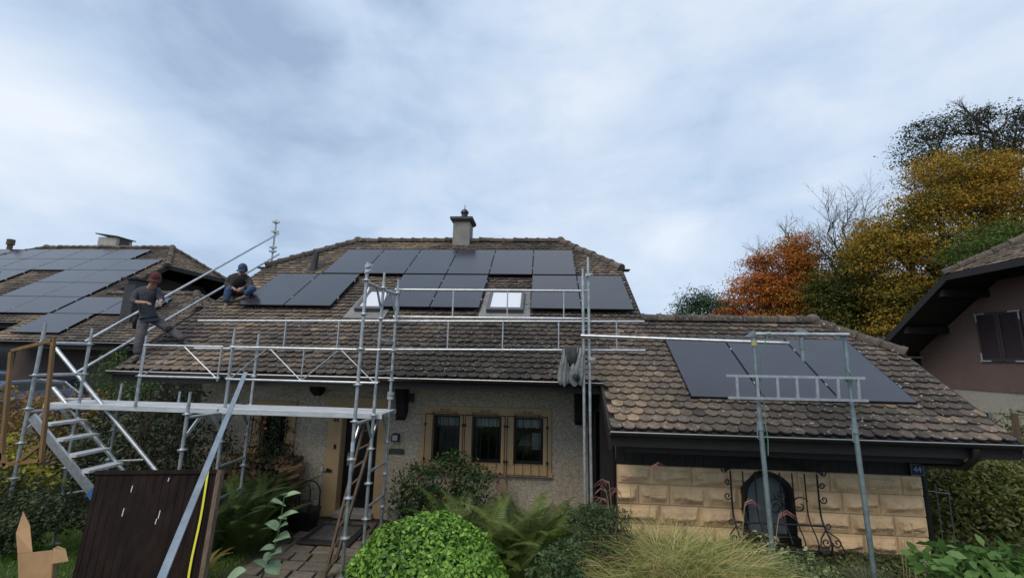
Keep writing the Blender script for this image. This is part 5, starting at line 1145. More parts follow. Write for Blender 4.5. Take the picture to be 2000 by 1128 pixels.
tree('tree', 'green tree with bare twiggy top between the orange and the yellow tree', 'tree', gb(1655, 28), [B(1650, 560, 28, 55, 50), B(1620, 610, 28, 50, 40), B(1690, 590, 28, 45, 50), B(1650, 640, 28, 80, 40), B(1640, 510, 28, 26, 26), B(1600, 570, 28, 36, 44), B(1680, 530, 28, 36, 34), B(1710, 620, 28, 50, 46), B(1695, 480, 28, 34, 34), B(1665, 495, 28, 26, 24)], [(.018, .032, .010), (.045, .065, .015), (.09, .10, .02), (.14, .09, .02)], leaf=.20, seed=4, dens=18, nl=24,
     dk=1.0, bare=[(at(1650, 560, 28), at(1622, 437, 28), .08), (at(1655, 550, 28), at(1655, 432, 28), .08), (at(1665, 560, 28), at(1688, 430, 28), .07), (at(1680, 560, 28), at(1712, 445, 28), .06), (at(1640, 540, 28), at(1600, 475, 28), .06)], group=grp)
tree('tree', 'tall golden yellow beech tree at the right behind the pink house', 'tree', gb(1850, 25), [B(1850, 340, 25, 70, 42), B(1920, 380, 25, 75, 48), B(1790, 420, 25, 55, 38), B(1750, 480, 25, 60, 45), B(1830, 480, 25, 80, 55), B(1740, 560, 25, 45, 50), B(1800, 590, 25, 60, 55), B(1740, 630, 25, 40, 34), B(1970, 440, 25, 70, 50), B(1710, 455, 25, 40, 32), B(1690, 500, 25, 34, 34), B(1880, 560, 25, 80, 60), B(1950, 330, 25, 50, 35), B(1820, 395, 25, 50, 40)], YELLOW, leaf=.19, seed=5, dens=24, nl=26, r0=.4, group=grp)
tree('tree', 'tallest dark green oak with crooked bare limbs at the top right', 'tree', gb(2010, 29), [B(1800, 265, 29, 40, 26), B(1850, 250, 29, 50, 30), B(1780, 310, 29, 32, 22), B(1830, 300, 29, 45, 28), B(1900, 225, 29, 40, 18), B(1940, 290, 29, 45, 30), B(1985, 255, 29, 30, 28), B(1890, 300, 29, 40, 28), B(1900, 360, 29, 40, 30), B(2010, 215, 29, 40, 20), B(2050, 300, 29, 60, 50), B(2080, 230, 29, 60, 40)], GREYG, leaf=.22, seed=6, dk=.8, dens=13, nl=20, r0=.42,
     bare=[(at(1985, 400, 29), at(1975, 320, 29), .26), (at(1980, 335, 29), at(1930, 250, 29), .18), (at(1935, 258, 29), at(1860, 262, 29), .10), (at(1985, 345, 29), at(2020, 270, 29), .15), (at(1970, 320, 29), at(1900, 330, 29), .08), (at(1930, 250, 29), at(1885, 215, 29), .08)], group=grp)
tree('tree', 'light green tree low at the right, just above the pink house roof', 'tree', gb(1930, 21.5), [B(1930, 470, 21.5, 60, 28), B(1985, 460, 21.5, 50, 30), B(1880, 500, 21.5, 42, 25), B(1960, 520, 21.5, 70, 35), B(2040, 470, 21.5, 60, 40)], [(.03, .055, .014), (.065, .10, .02), (.10, .14, .03)], leaf=.17, seed=7, dens=17, nl=24, group=grp)
for i, (px, py, lab) in enumerate(((1690, 600, 'dark evergreen tree filling the gap under the bare twiggy tree'), (1590, 610, 'dark evergreen tree low behind the garage ridge, below the orange tree'))):
    tree('tree', lab, 'tree', gb(px, 35), [B(px, py-20, 35, 60, 50), B(px+60, py-10, 35, 60, 60), B(px-50, py, 35, 60, 40)], DARKG, leaf=.24, seed=8+i, dens=14, nl=22, group=grp)
# bushes: leaves over a rounded form, with stems
def bush(name, label, cat, base, blobs, pal, dens=110, nl=14, rc=.07, leaf=.05, seed=1, flat=.7, shell=.22, stem_r=.02, group=None, flowers=None, mt=None, asp=.6, jit=.8, tw=None):
    t = thing(name, base, label, cat, group); m = MB()
    for i, (c, r) in enumerate(blobs):
        for k in range(3): rn = random.Random(seed*7+i*3+k); limb(m, Vector(base)+V(rn.uniform(-.08, .08), rn.uniform(-.08, .08), -.05), Vector(c)+V(rn.uniform(-.5, .5)*r[0], rn.uniform(-.5, .5)*r[1], rn.uniform(-.2, .5)*r[2]), stem_r, stem_r*.35, .2, 5, seed+i*3+k)
    m.build('stems', BARK, t)
    P, K, Nn = crown_pts(blobs, dens, nl, rc, flat, shell); ok = P[:, 2] > H(P[:, 0], P[:, 1])+.01; P, K, Nn = P[ok], K[ok], Nn[ok]
    tt = K*.6+.3*rng.random(len(P))+.1*(1+np.sin(P[:, 0]*4+seed))
    fast_mesh('foliage', leaves_co(P, Nn, leaf, asp, jit), 6, mt or LEAF, t, palette(pal, tt), None)
    if flowers:
        n, col, sz = flowers; idx = rng.choice(len(P), n*8, replace=False); q = P[idx]; q = q[np.argsort(q[:, 1]-.3*q[:, 2])[:n]]
        m = MB(); fm = mat('blossom', col, .6) if 'blossom'+str(col) not in MATS else MATS['blossom'+str(col)]; MATS['blossom'+str(col)] = fm
        for c in q: 
            m = MB(); m.sphere((c[0], c[1]-.03, c[2]), (sz, sz, sz*.8), 8, 6, fn=lambda v: 1+.25*math.sin(5*math.atan2(v.z, v.x))); m.build('blossom', fm, t)
    return t
# round clipped bush in front
c0 = at(835, 1095, 5.25); rr = 1.0
bb = (c0.x, 5.25, Hf(c0.x, 5.25))
t = thing('round_bush', bb, 'rounded clipped bush with bright light green leaves in the centre foreground', 'bush')
n = 19000; d = unit(rng.normal(0, 1, (n, 3))); d[:, 2] = np.abs(d[:, 2])**.8*np.sign(d[:, 2]+.6); d = unit(d)
ctop = at(835, 1003, 5.25).z; cz = bb[2]+.55; RZ_ = ctop-cz-.03
wob = 1+.03*np.sin(d[:, 0]*7+1)+.025*np.sin(d[:, 2]*9+d[:, 1]*6)+.02*np.sin(d[:, 0]*23+d[:, 2]*19)+.06*(rng.random(n) > .985)*rng.random(n)
P = np.array([bb[0], 5.25, cz])+d*np.array([.89, .87, RZ_])*wob[:, None]*(1-.13*rng.random((n, 1))**1.5); ok = P[:, 2] > bb[2]; P = P[ok]; d = d[ok]
kk = rng.random(len(P)); fast_mesh('foliage', leaves_co(P, d*1.1+np.array([0, 0, .5]), .060, .60, .85), 6, LEAF, t, palette([(.03, .065, .012), (.09, .19, .024), (.17, .31, .045), (.28, .43, .10)], kk*.7+.15*rng.random(len(P))+.15*np.sin(P[:, 0]*5)*np.cos(P[:, 2]*6)), None)
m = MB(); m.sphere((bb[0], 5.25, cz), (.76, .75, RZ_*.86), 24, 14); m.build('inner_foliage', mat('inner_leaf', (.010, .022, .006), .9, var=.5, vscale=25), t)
m = MB(); [limb(m, Vector(bb)+V(.1*k, 0, -.05), Vector(bb)+V(.4*k, .1*k, .6), .03, .015, .1, 4, k+5) for k in (-1, 0, 1)]; m.build('stems', BARK, t)
bush('flowering_bush', 'dark green bush with a few red blossoms below the left casement window', 'bush', gb(868, 7.6), [B(868, 940, 7.6, 70, 45), B(820, 960, 7.6, 52, 42), B(925, 945, 7.6, 45, 36), B(870, 1000, 7.6, 85, 40), B(880, 905, 7.6, 32, 20), B(800, 990, 7.6, 36, 30)], [(.014, .028, .010), (.025, .05, .016), (.045, .08, .025), (.07, .11, .04)], dens=330, nl=16, rc=.09, leaf=.062, seed=11, flowers=(11, (.42, .05, .03), .022))
bush('climbing_rose', 'climbing rose with orange and pale blossoms covering the small left window', 'bush', gb(530, 8.4), [B(530, 860, 8.4, 42, 34), B(505, 900, 8.4, 28, 40), B(550, 890, 8.4, 22, 24), B(515, 830, 8.4, 26, 16), B(535, 930, 8.4, 20, 24)], [(.012, .022, .010), (.022, .04, .015), (.04, .065, .022)], dens=230, nl=13, rc=.10, leaf=.06, seed=12, flowers=(7, (.50, .17, .08), .030))
bush('shrub', 'narrow dark shrub against the house wall between woodpile and hedge', 'bush', gb(448, 8.35), [B(440, 880, 8.35, 30, 34), B(425, 850, 8.35, 26, 40), B(455, 915, 8.35, 22, 24)], DARKG, dens=230, nl=13, rc=.10, leaf=.06, seed=13)
bush('heather_bush', 'dense dark green needled bush between fern and ornamental grass', 'bush', gb(1165, 5.9), [B(1170, 1050, 5.9, 58, 52), B(1140, 1020, 5.9, 34, 32), B(1195, 1010, 5.9, 32, 22), B(1165, 1005, 5.9, 30, 18), B(1150, 1105, 5.9, 60, 40)], [(.016, .03, .014), (.035, .06, .022), (.06, .095, .035), (.09, .10, .05)], dens=900, nl=16, rc=.05, leaf=.06, seed=14, asp=.22)
bush('shrub', 'small dark leafy shrub at the bottom edge right of the round bush', 'bush', gb(1098, 5.0), [B(1098, 1100, 5.0, 46, 34), B(1085, 1125, 5.0, 46, 30)], [(.018, .038, .014), (.035, .07, .022), (.06, .10, .035)], dens=800, nl=14, rc=.05, leaf=.05, seed=15)
bush('variegated_shrub', 'low pale green variegated shrub with reddish stems under the window guard', 'bush', gb(1530, 5.9), [B(1500, 1104, 5.9, 52, 22), B(1560, 1108, 5.9, 56, 24), B(1530, 1122, 5.9, 80, 26), B(1460, 1085, 5.9, 26, 18), B(1500, 1070, 6.2, 9, 26)], [(.04, .07, .03), (.09, .13, .05), (.16, .20, .09), (.26, .29, .17)], dens=520, nl=13, rc=.06, leaf=.052, seed=16)
bush('leafy_plant', 'broad-leaved green plants in the lower right corner', 'plant', gb(1905, 5.4), [B(1860, 1110, 5.4, 50, 20), B(1930, 1105, 5.4, 60, 26), B(1990, 1105, 5.4, 40, 24)], [(.035, .08, .02), (.07, .14, .03), (.12, .21, .06)], dens=300, nl=10, rc=.09, leaf=.13, seed=17)
bush('hedge', 'tall clipped hedge right of the stone wall', 'hedge', gb(1905, 9), [B(1850, 1000, 8.6, 62, 90), B(1920, 960, 8.8, 80, 68), B(1990, 960, 8.8, 80, 60), B(1900, 1050, 8.4, 100, 60), B(2000, 1040, 8.4, 80, 70), B(1860, 930, 9.0, 60, 40), B(2060, 980, 8.6, 70, 80)], [(.018, .030, .008), (.045, .06, .014), (.085, .10, .02), (.14, .13, .03)], dens=300, nl=18, rc=.12, leaf=.075, seed=18)
bush('shrub', 'yellow-green shrub beside a post, behind the lower right end of the garage roof', 'bush', gb(1988, 10.5), [B(1985, 850, 10.5, 26, 34), B(2015, 840, 10.5, 30, 40), B(1975, 880, 10.5, 20, 20)], [(.04, .06, .015), (.09, .11, .02), (.16, .17, .03)], dens=160, nl=14, rc=.12, leaf=.075, seed=19)
# left side
bush('conifer_bush', 'bright green feathery conifer beneath the standing worker', 'bush', gb(225, 9.3), [B(225, 705, 9.3, 30, 22), B(240, 730, 9.3, 36, 26), B(205, 740, 9.3, 40, 28), B(265, 760, 9.3, 40, 26), B(225, 780, 9.3, 60, 32)], [(.022, .05, .010), (.05, .10, .018), (.09, .16, .03)], dens=260, nl=20, rc=.11, leaf=.07, seed=20, asp=.25)
bush('hedge', 'dark evergreen hedge behind the scaffold deck at left', 'hedge', gb(310, 8.8), [B(300, 850, 8.8, 70, 70), B(370, 850, 8.8, 50, 80), B(230, 860, 8.8, 60, 80), B(330, 930, 8.6, 110, 70), B(350, 770, 9.2, 50, 36), B(290, 775, 9.2, 46, 34), B(170, 880, 8.8, 60, 80), B(200, 960, 8.6, 90, 60), B(400, 940, 8.8, 40, 70)], DARKG+[(.05, .035, .02)], dens=170, nl=18, rc=.15, leaf=.08, seed=21)
bush('leafy_shrub', 'light green broad-leaved twigs rising above the dark hedge beside the roof corner', 'bush', gb(300, 8.2), [B(290, 760, 8.2, 24, 22), B(385, 770, 8.2, 16, 18), B(318, 740, 8.4, 22, 14)], [(.03, .07, .018), (.06, .13, .03)], dens=90, nl=9, rc=.10, leaf=.10, seed=22)
bush('autumn_shrub', 'olive and rust coloured autumn shrub behind the stairway', 'bush', gb(70, 8.4), [B(50, 800, 8.4, 70, 34), B(120, 800, 8.4, 50, 34), B(20, 850, 8.4, 60, 50), B(100, 860, 8.4, 60, 50), B(170, 800, 8.6, 40, 30), B(-40, 810, 8.4, 60, 60)], [(.06, .065, .02), (.12, .11, .025), (.20, .14, .03), (.22, .09, .03), (.10, .13, .03), (.16, .17, .04)], dens=190, nl=17, rc=.13, leaf=.07, seed=23)
bush('yellow_shrub', 'yellow-green leafy shrub at the left edge beneath the timber frame', 'bush', gb(35, 6.4), [B(35, 905, 6.4, 48, 26), B(10, 930, 6.4, 44, 30), B(75, 935, 6.4, 26, 16), B(-10, 880, 6.4, 40, 30)], [(.12, .13, .02), (.24, .23, .03), (.38, .33, .05)], dens=260, nl=14, rc=.09, leaf=.075, seed=24)
bush('shrub', 'dark dense shrub at the lower left between box and stairway', 'bush', gb(60, 5.9), [B(50, 1010, 5.9, 70, 50), B(100, 985, 5.9, 44, 36), B(10, 1060, 5.7, 50, 60), B(140, 1000, 6.4, 30, 26), B(-20, 980, 5.9, 50, 60)], [(.012, .022, .008), (.025, .042, .014), (.05, .07, .02)], dens=420, nl=16, rc=.08, leaf=.055, seed=25)
# ferns
def fern(label, base, nf, L_, pal, seed, group, spread=1.0):
    r = random.Random(seed); t = thing('fern', base, label, 'fern', group); co = []; cs = []; m = MB()
    for i in range(nf):
        az = 2*math.pi*i/nf*1.0+r.uniform(-.35, .35); ln = L_*(.7+.45*r.random()); el = math.radians(r.uniform(62, 89)); d = V(math.cos(az)*math.cos(el)*spread, math.sin(az)*math.cos(el)*spread, math.sin(el)).normalized()
        p = Vector(base)+V(math.cos(az), math.sin(az), 0)*.05; n = 26; pts = []; hv = V(math.cos(az), math.sin(az), 0)
        tw = V(-math.sin(az), math.cos(az), 0)*r.gauss(0, .15)
        for k in range(n+1):
            pts.append(p.copy()); p = p+d*(ln/n); d = (d+V(hv.x, hv.y, -1.0)*(.020+.05*(k/n)**1.5)+tw*.03).normalized()
        m.path(pts[::3], [.005]*(len(pts[::3])-1)+[.002], 4, cap=False)
        cf = np.array(palette(pal, np.array([r.random()]))[0])*r.uniform(.6, 1.15)
        for k in range(3, n):
            t_ = k/n; w_ = ln*.17*math.sin(math.pi*min(1, (t_*.92+.08))**.75)*(1-.15*r.random()); ax = (pts[k+1]-pts[k-1]).normalized() if k < n else d; sd = ax.cross(V(0, 0, 1)); 
            if sd.length < .05: sd = ax.cross(hv)
            sd.normalize(); u = sd.cross(ax)
            for sg in (-1, 1):
                for h in (0, .5):
                    a_ = pts[k]+(pts[min(k+1, n)]-pts[k])*h; tip = a_+sd*sg*w_+ax*w_*.35-u*w_*.18; hw_ = ln/n*.175
                    mid = a_.lerp(tip, .45)
                    co += [a_-ax*hw_*.6, mid-ax*hw_, tip, mid+ax*hw_, a_+ax*hw_*.6]; cs.append(cf*(1+r.gauss(0, .12)))
    m.build('stalks', mat('fern_stalk', (.09, .09, .03), .7) if 'fern_stalk' not in MATS else MATS['fern_stalk'], t)
    fast_mesh('fronds', np.array([tuple(q) for q in co]), 5, LEAF, t, np.array(cs), None); return t
FP = [(.05, .085, .02), (.09, .135, .03), (.15, .195, .05)]
gf = 'ferns in front of the house'
for px, Y, L_, nf, lab in ((955, 6.4, 1.4, 36, 'tall green fern right behind the round bush'), (1035, 6.6, 1.45, 38, 'largest fern below the right casement window'), (1090, 6.4, 1.3, 34, 'fern beside the dark needled bush'), (1000, 5.8, 1.1, 30, 'nearest fern at the bottom edge between round bush and small shrub'), (905, 6.9, 1.25, 30, 'fern behind the right shoulder of the round bush')):
    fern(lab, gb(px, Y), nf, L_, FP, int(px), gf)
DF = [(.035, .065, .018), (.065, .115, .03), (.105, .16, .045)]
for px, Y, L_, nf, lab in ((480, 7.3, 1.5, 26, 'large dark fern in front of the woodpile'), (560, 7.9, 1.3, 22, 'dark fern beside the black log carrier'), (520, 6.9, 1.2, 22, 'dark fern behind the pale-leaved tall plant'), (455, 6.7, 1.1, 20, 'dark fern next to the brown board')):
    fern(lab, gb(px, Y), nf, L_, DF, int(px), gf)
fern('small yellowing fern low beside the brown board edge', gb(432, 5.9), 14, .6, [(.09, .08, .02), (.17, .13, .03), (.08, .09, .02)], 77, gf)
# grasses
def blades(base_c, rad, n, L0, L1, w_, pal, lean=.5, droop=.10, seg=5, colbias=0, z0=0, wander=1.0):
    az = rng.random(n)*2*np.pi; rr_ = np.sqrt(rng.random(n)); p = np.stack([base_c[0]+np.cos(az)*rr_*rad[0], base_c[1]+np.sin(az)*rr_*rad[1], np.zeros(n)], 1); p[:, 2] = H(p[:, 0], p[:, 1])+z0
    a2 = az+rng.normal(0, wander, n); el = np.pi/2-lean*(.25+rr_)*(.5+.8*rng.random(n)); L_ = L0+(L1-L0)*rng.random(n); d = np.stack([np.cos(a2)*np.cos(el), np.sin(a2)*np.cos(el), np.sin(el)], 1)
    hv = np.stack([np.cos(a2), np.sin(a2), -np.ones(n)*1.1], 1); sd = unit(np.cross(d, rng.normal(0, 1, (n, 3)))); pts = [p]; 
    for k in range(seg): p = p+d*(L_/seg)[:, None]; d = unit(d+hv*droop*(k+1)*(.6+.8*rng.random((n, 1)))); pts.append(p)
    co = []; c = palette(pal, np.clip(rng.random(n)+colbias, 0, 1)); cc = []
    for k in range(seg):
        wa, wb = w_*(1-(k/seg)**1.6), w_*(1-((k+1)/seg)**1.6)+.0006
        co.append(np.stack([pts[k]-sd*wa/2, pts[k]+sd*wa/2, pts[k+1]+sd*wb/2, pts[k+1]-sd*wb/2], 1).reshape(-1, 3)); cc.append(c)
    return np.concatenate(co), np.concatenate(cc)
GP = [(.40, .31, .18), (.09, .14, .025), (.13, .20, .035), (.05, .07, .02), (.30, .30, .10), (.24, .26, .07), (.48, .39, .24), (.16, .21, .04), (.36, .24, .10), (.40, .33, .17)]
def grass_clump(name, label, px, Y, rad, n, L0, L1, w_, pal, lean=.6, droop=.1, cat='ornamental grass', group=None):
    b = gb(px, Y); t = thing(name, b, label, cat, group); co, cc = blades(b, rad, n, L0, L1, w_, pal, lean, droop, wander=1.9 if n > 1000 else 1.0); fast_mesh('blades', co, 4, LEAF, t, cc*1.15, None); return t, b
gg = 'ornamental grass clumps before the stone wall'
for px, Y, rad, n, L0, L1, lab in ((1285, 5.6, (.55, .40), 5200, .8, 1.55, 'big tawny and green ornamental grass clump left of centre of the stone wall'), (1225, 5.3, (.36, .3), 2800, .6, 1.25, 'lower grass clump beside the dark needled bush'), (1385, 5.6, (.38, .3), 3000, .6, 1.2, 'drier straw coloured grass clump left of the arched window'), (1320, 4.9, (.5, .2), 2000, .35, .7, 'short grass fringe at the bottom edge below the stone wall')):
    grass_clump('ornamental_grass', lab, px, Y, rad, n, L0, L1, .009, GP, .66, .105, group=gg)
grass_clump('ornamental_grass', 'blue-grey fine grass tuft between the two props', 1650, 6.1, (.10, .10), 500, .3, .5, .005, [(.06, .085, .05), (.10, .12, .07), (.15, .14, .07)], .8, .05, group=gg)
grass_clump('daylily', 'bright green strap-leaved clump with yellowing blades right of the second prop', 1745, 5.7, (.30, .2), 300, .35, .6, .024, [(.09, .20, .03), (.14, .28, .05), (.30, .26, .04), (.10, .22, .04)], .9, .16, cat='plant')
grass_clump('daylily', 'strap-leaved plant with pale curling leaves in the lower right corner', 1905, 5.2, (.18, .12), 60, .3, .55, .03, [(.20, .24, .08), (.34, .30, .12), (.12, .2, .05)], .9, .2, cat='plant')
# pink plumes
def plume(m, mp, p0, p1, seed):
    r = random.Random(seed); p0, p1 = Vector(p0), Vector(p1); mid = p0.lerp(p1, .6)+V(0, 0, .10); pts = [p0*(1-t)**2+mid*2*t*(1-t)+p1*t*t for t in np.linspace(0, 1, 12)]; m.path(pts, [.004]*11+[.002], 4, cap=False)
    d = (p1-p0); hv = V(d.x, d.y, 0).normalized() if abs(d.x)+abs(d.y) > .01 else V(1, 0, 0)
    for k in range(6):
        a_ = p1+V(0, 0, .01*k-.05); e_ = V(hv.x*(.10+.02*k)+r.gauss(0, .03), r.gauss(0, .05), r.gauss(.05-.015*k, .03)); q = [a_, a_+e_*.5+V(0, 0, .045), a_+e_+V(0, 0, -.03)]; mp.path(q, [.003, .003, .001], 4, cap=False)
pls = thing('plume_grass', gb(1215, 6.6), 'tall grass stems with drooping pink plumes beside the dark timber corner', 'ornamental grass'); m = MB(); mp = MB()
for i, (bx, tx, ty, Y) in enumerate(((1205, 1195, 940, 6.6), (1210, 1178, 955, 6.6), (1215, 1190, 975, 6.6), (1235, 1225, 935, 6.5), (1230, 1200, 992, 6.4), (1260, 1268, 908, 6.4), (1225, 1218, 960, 6.5), (1215, 1168, 990, 6.6))): plume(m, mp, (at(bx, 1050, Y).x, Y, Hf(at(bx, 1050, Y).x, Y)), at(tx, ty, Y)+V(.04*(1 if i % 2 else -1), 0, 0), i)
m.build('stems', mat('straw', (.30, .24, .12), .7), pls); mp.build('plumes', mat('plume_pink', (.30, .13, .12), .8), pls)
pls = thing('plume_grass', gb(1480, 6.0), 'single thin stems with pink plumes in front of the arched window', 'ornamental grass'); m = MB(); mp = MB()
for i, (bx, tx, ty, Y) in enumerate(((1500, 1522, 1003, 5.9), (1440, 1455, 980, 5.9))): plume(m, mp, (at(bx, 1100, Y).x, Y, Hf(at(bx, 1100, Y).x, Y)), at(tx, ty, Y), 20+i)
m.build('stems', MATS['straw'], pls); mp.build('plumes', MATS['plume_pink'], pls)
# thin flower stems before the wall
fs_ = thing('dry_stems', gb(1765, 6.4), 'thin dry flower stems standing before the right end of the stone wall', 'plant'); m = MB()
for px, py in ((1763, 1020), (1780, 1022), (1770, 1035), (1758, 1028)): q = at(px, py, 6.4); m.path([(q.x-.03, 6.4, Hf(q.x, 6.4)), (q.x-.01, 6.4, q.z-.3), q], .004, 4); m.sphere(q, (.018, .018, .012), 6, 4)
m.build('stems', MATS['straw'], fs_)
# tall plant with pale leaves
def bigleaf(P0, d, n, L_, W_):
    d = Vector(d).normalized(); n = Vector(n).normalized(); s_ = d.cross(n).normalized(); n = s_.cross(d); rows = []
    for t, w_, h in ((0, .03, 0), (.12, .42, .02), (.3, .5, .03), (.5, .46, .02), (.7, .32, -.02), (.88, .14, -.07), (1, 0.01, -.12)):
        c = Vector(P0)+d*t*L_+n*h*L_; rows.append([c-s_*w_*W_+n*.06*W_, c-s_*w_*W_*.5+n*.0, c-n*.05*W_, c+s_*w_*W_*.5, c+s_*w_*W_+n*.06*W_])
    vs = [q for r_ in rows for q in r_]; return vs, [(i*5+j, i*5+j+1, (i+1)*5+j+1, (i+1)*5+j) for i in range(len(rows)-1) for j in range(4)]
PALE = mat('pale_leaf', (.27, .38, .22), .6, var=.25, vscale=9, trans=.2); STM = mat('green_stem', (.09, .14, .05), .6)
def tallplant(name, label, stem, lv):
    P0 = stem[0]; t = thing(name, P0, label, 'plant'); m = MB(); m.path(stem, [lerp(.012, .005, i/(len(stem)-1)) for i in range(len(stem))], 6); m.build('stem', STM, t, smooth=True)
    for (p, q, L_, W_) in lv:
        m = MB(); vs, fs = bigleaf(p, Vector(q)-Vector(p), (0, -.5, 1), L_ or (Vector(q)-Vector(p)).length, W_); m.add(vs, fs); m.build('leaf', PALE, t, smooth=True)
Yp = 5.1; g0 = gb(520, Yp)
tallplant('tall_plant', 'tall single-stemmed plant with large pale green leaves in front of the ferns', [g0, at(532, 1080, Yp), at(545, 1035, Yp), at(552, 990, Yp), at(556, 965, Yp)],
  [(at(556, 968, Yp), at(586, 959, Yp-.05), 0, .09), (at(555, 966, Yp), at(552, 961, Yp-.1), .10, .07), (at(553, 985, Yp), at(530, 976, Yp-.15), 0, .20), (at(550, 1008, Yp), at(580, 996, Yp-.08), 0, .10), (at(549, 1006, Yp), at(560, 1012, Yp-.1), .14, .09), (at(546, 1030, Yp), at(518, 1020, Yp-.12), 0, .17), (at(545, 1030, Yp), at(560, 1020, Yp-.1), 0, .12), (at(540, 1050, Yp), at(565, 1045, Yp-.1), 0, .16), (at(536, 1066, Yp), at(508, 1072, Yp-.12), 0, .10), (at(532, 1080, Yp), at(512, 1095, Yp-.1), 0, .13), (at(534, 1078, Yp), at(548, 1075, Yp-.12), 0, .14), (at(527, 1100, Yp), at(545, 1120, Yp-.1), 0, .17), (at(527, 1105, Yp), at(495, 1092, Yp-.1), 0, .10)])
b0 = at(455, 1180, 3.6); tallplant('broad_leaved_plant', 'single broad green leaf tip poking up at the bottom edge beside the brown board', [b0, at(452, 1140, 3.6)], [(at(440, 1136, 3.6), at(478, 1110, 3.55), 0, .16), (at(452, 1140, 3.6), at(425, 1150, 3.5), 0, .12)])
# lawn
LP_, cc_ = [], []
n = 52000; x = rng.uniform(-9, -1.6, n); y = rng.uniform(4.0, 7.8, n); ok = ~((x > -4.55) & (x < -2.2) & (y > 5.7)); x, y = x[ok], y[ok]; n = len(x)
p = np.stack([x, y, H(x, y)], 1); d = unit(np.stack([rng.normal(0, .35, n), rng.normal(0, .35, n), np.ones(n)], 1)); L_ = (.03+.05*rng.random(n))[:, None]; sd = unit(np.cross(d, rng.normal(0, 1, (n, 3))))*.004
fast = np.stack([p-sd, p+sd, p+d*L_+sd*.2, p+d*L_-sd*.2], 1).reshape(-1, 3)
props(fast_mesh('lawn', fast, 4, LEAF, None, palette([(.05, .11, .015), (.10, .20, .025), (.16, .28, .045)], rng.random(n)), (-5, 6, 0)), 'short green lawn grass between the scaffold and the path', 'grass', kind='stuff')
# low ground cover under the planting on the right
x = rng.uniform(1.0, 8.0, 16000); y = rng.uniform(4.6, 7.2, 16000); p = np.stack([x, y, H(x, y)+.02+.06*rng.random(16000)], 1)
props(fast_mesh('ground_cover', leaves_co(p, np.tile([0, 0, 1.], (16000, 1)), .06, .6), 6, LEAF, None, palette([(.03, .05, .015), (.07, .10, .03), (.13, .13, .05)], rng.random(16000)), (3, 6, .4)), 'low leafy ground cover before the stone wall', 'ground cover', kind='stuff')
# ------------------------------------------------------------------ SMALL THINGS BY THE HOUSE
wp = thing('woodpile', gb(500, 8.4), 'stacked split firewood logs against the house wall under the small left window', 'firewood'); r = random.Random(9)
WD = [mat('log_end_'+n_, c_, .85, var=.3, vscale=20) for n_, c_ in (('pale', (.26, .16, .08)), ('brown', (.17, .095, .045)), ('dark', (.09, .055, .035)))]
xl_, xr_ = at(432, 950, 8.3).x, at(572, 950, 8.3).x; row = 0; zz = .04
while zz < 1.12:
    x = xl_+(row % 2)*.07
    xe = xr_ if zz < .95 else xr_-.0
    while x < xe-.05:
        s_ = .075+.045*r.random(); k = r.choice((3, 4, 5)); a0 = r.random()*6; c = (x+s_*.6, zz+s_*.5); poly = [V(c[0]+math.cos(a0+2*math.pi*i/k)*s_*.66*(.85+.3*r.random()), 8.22+r.random()*.05, c[1]+math.sin(a0+2*math.pi*i/k)*s_*.62*(.85+.3*r.random())) for i in range(k)]
        yy = poly[0].y; poly = [V(q.x, yy, q.z) for q in poly]; m = MB(); m.slab(poly, (0, -1, 0), .36); m.build('log', r.choice(WD), wp); x += s_*1.22
    zz += .115; row += 1
for k_, (p_, q_) in enumerate((((548, 928), (590, 905)), ((540, 940), (585, 925)), ((545, 918), (585, 912)))): m = MB(); m.bar(at(*p_, 8.1), at(*q_, 8.25), .09, .05); m.build('log', WD[0], wp)
# black log carrier with hoops
lc = thing('log_carrier', gb(602, 8.1), 'black metal log carrier with arched hoop handles beside the front door', 'log carrier'); p = at(602, 960, 8.1); z0 = Hf(p.x, 8.1)
def arcp(x, y, w_, z0_, z1_, n=12): return [(x-w_, y, z0_)]+[(x-w_*math.cos(math.pi*i/n), y, z1_-w_*1.1+w_*1.1*math.sin(math.pi*i/n)) for i in range(n+1)]+[(x+w_, y, z0_)]
m = MB(); m.path(arcp(p.x-.02, 8.2, .20, z0+.3, at(602, 937, 8.2).z), .014, 7); m.build('hoop', IRON, lc); m = MB(); m.path(arcp(p.x-.06, 8.05, .13, z0+.3, at(602, 943, 8.05).z), .010, 7); m.build('hoop', IRON, lc)
m = MB(); m.hexa([V(p.x-.17, 7.9, z0+.01), V(p.x+.17, 7.9, z0+.01), V(p.x+.17, 8.2, z0+.01), V(p.x-.17, 8.2, z0+.01), V(p.x-.22, 7.86, z0+.36), V(p.x+.22, 7.86, z0+.36), V(p.x+.22, 8.24, z0+.36), V(p.x-.22, 8.24, z0+.36)]); m.build('bin', BLACK, lc, bevel=.01)
m = MB(); m.lathe((p.x+.03, 7.98, z0+.361), [(.10, 0), (.12, .12), (.125, .13)], 14); m.build('bucket', mat('dark_metal', (.08, .085, .09), .35, metal=.6), lc)
dm_ = MB(); a_, b_, c_, d__ = at(632, 1028, 8.2), at(722, 1028, 8.2), at(703, 1054, 7.4), at(612, 1052, 7.4); za = Hf(-4, 8)+.075
dm_.slab([V(a_.x, 8.2, za), V(b_.x, 8.2, za), V(b_.x+.0, 7.35, za), V(a_.x-.05, 7.35, za)], (0, 0, 1), .03); dmo = dm_.build('doormat', mat('rubber', (.02, .02, .022), .8, bump=.5, bscale=80), None, loc=(a_.x, 8, za), bevel=.01); props(dmo, 'dark rubber doormat with worn grey middle on the step before the door', 'doormat')
m = MB(); m.box(a_.x+.1, b_.x-.1, 7.5, 8.08, za+.001, za+.008); m.build('bristles', mat('bristle', (.085, .085, .085), .95, var=.5, vscale=15, bump=.8, bscale=120), dmo)
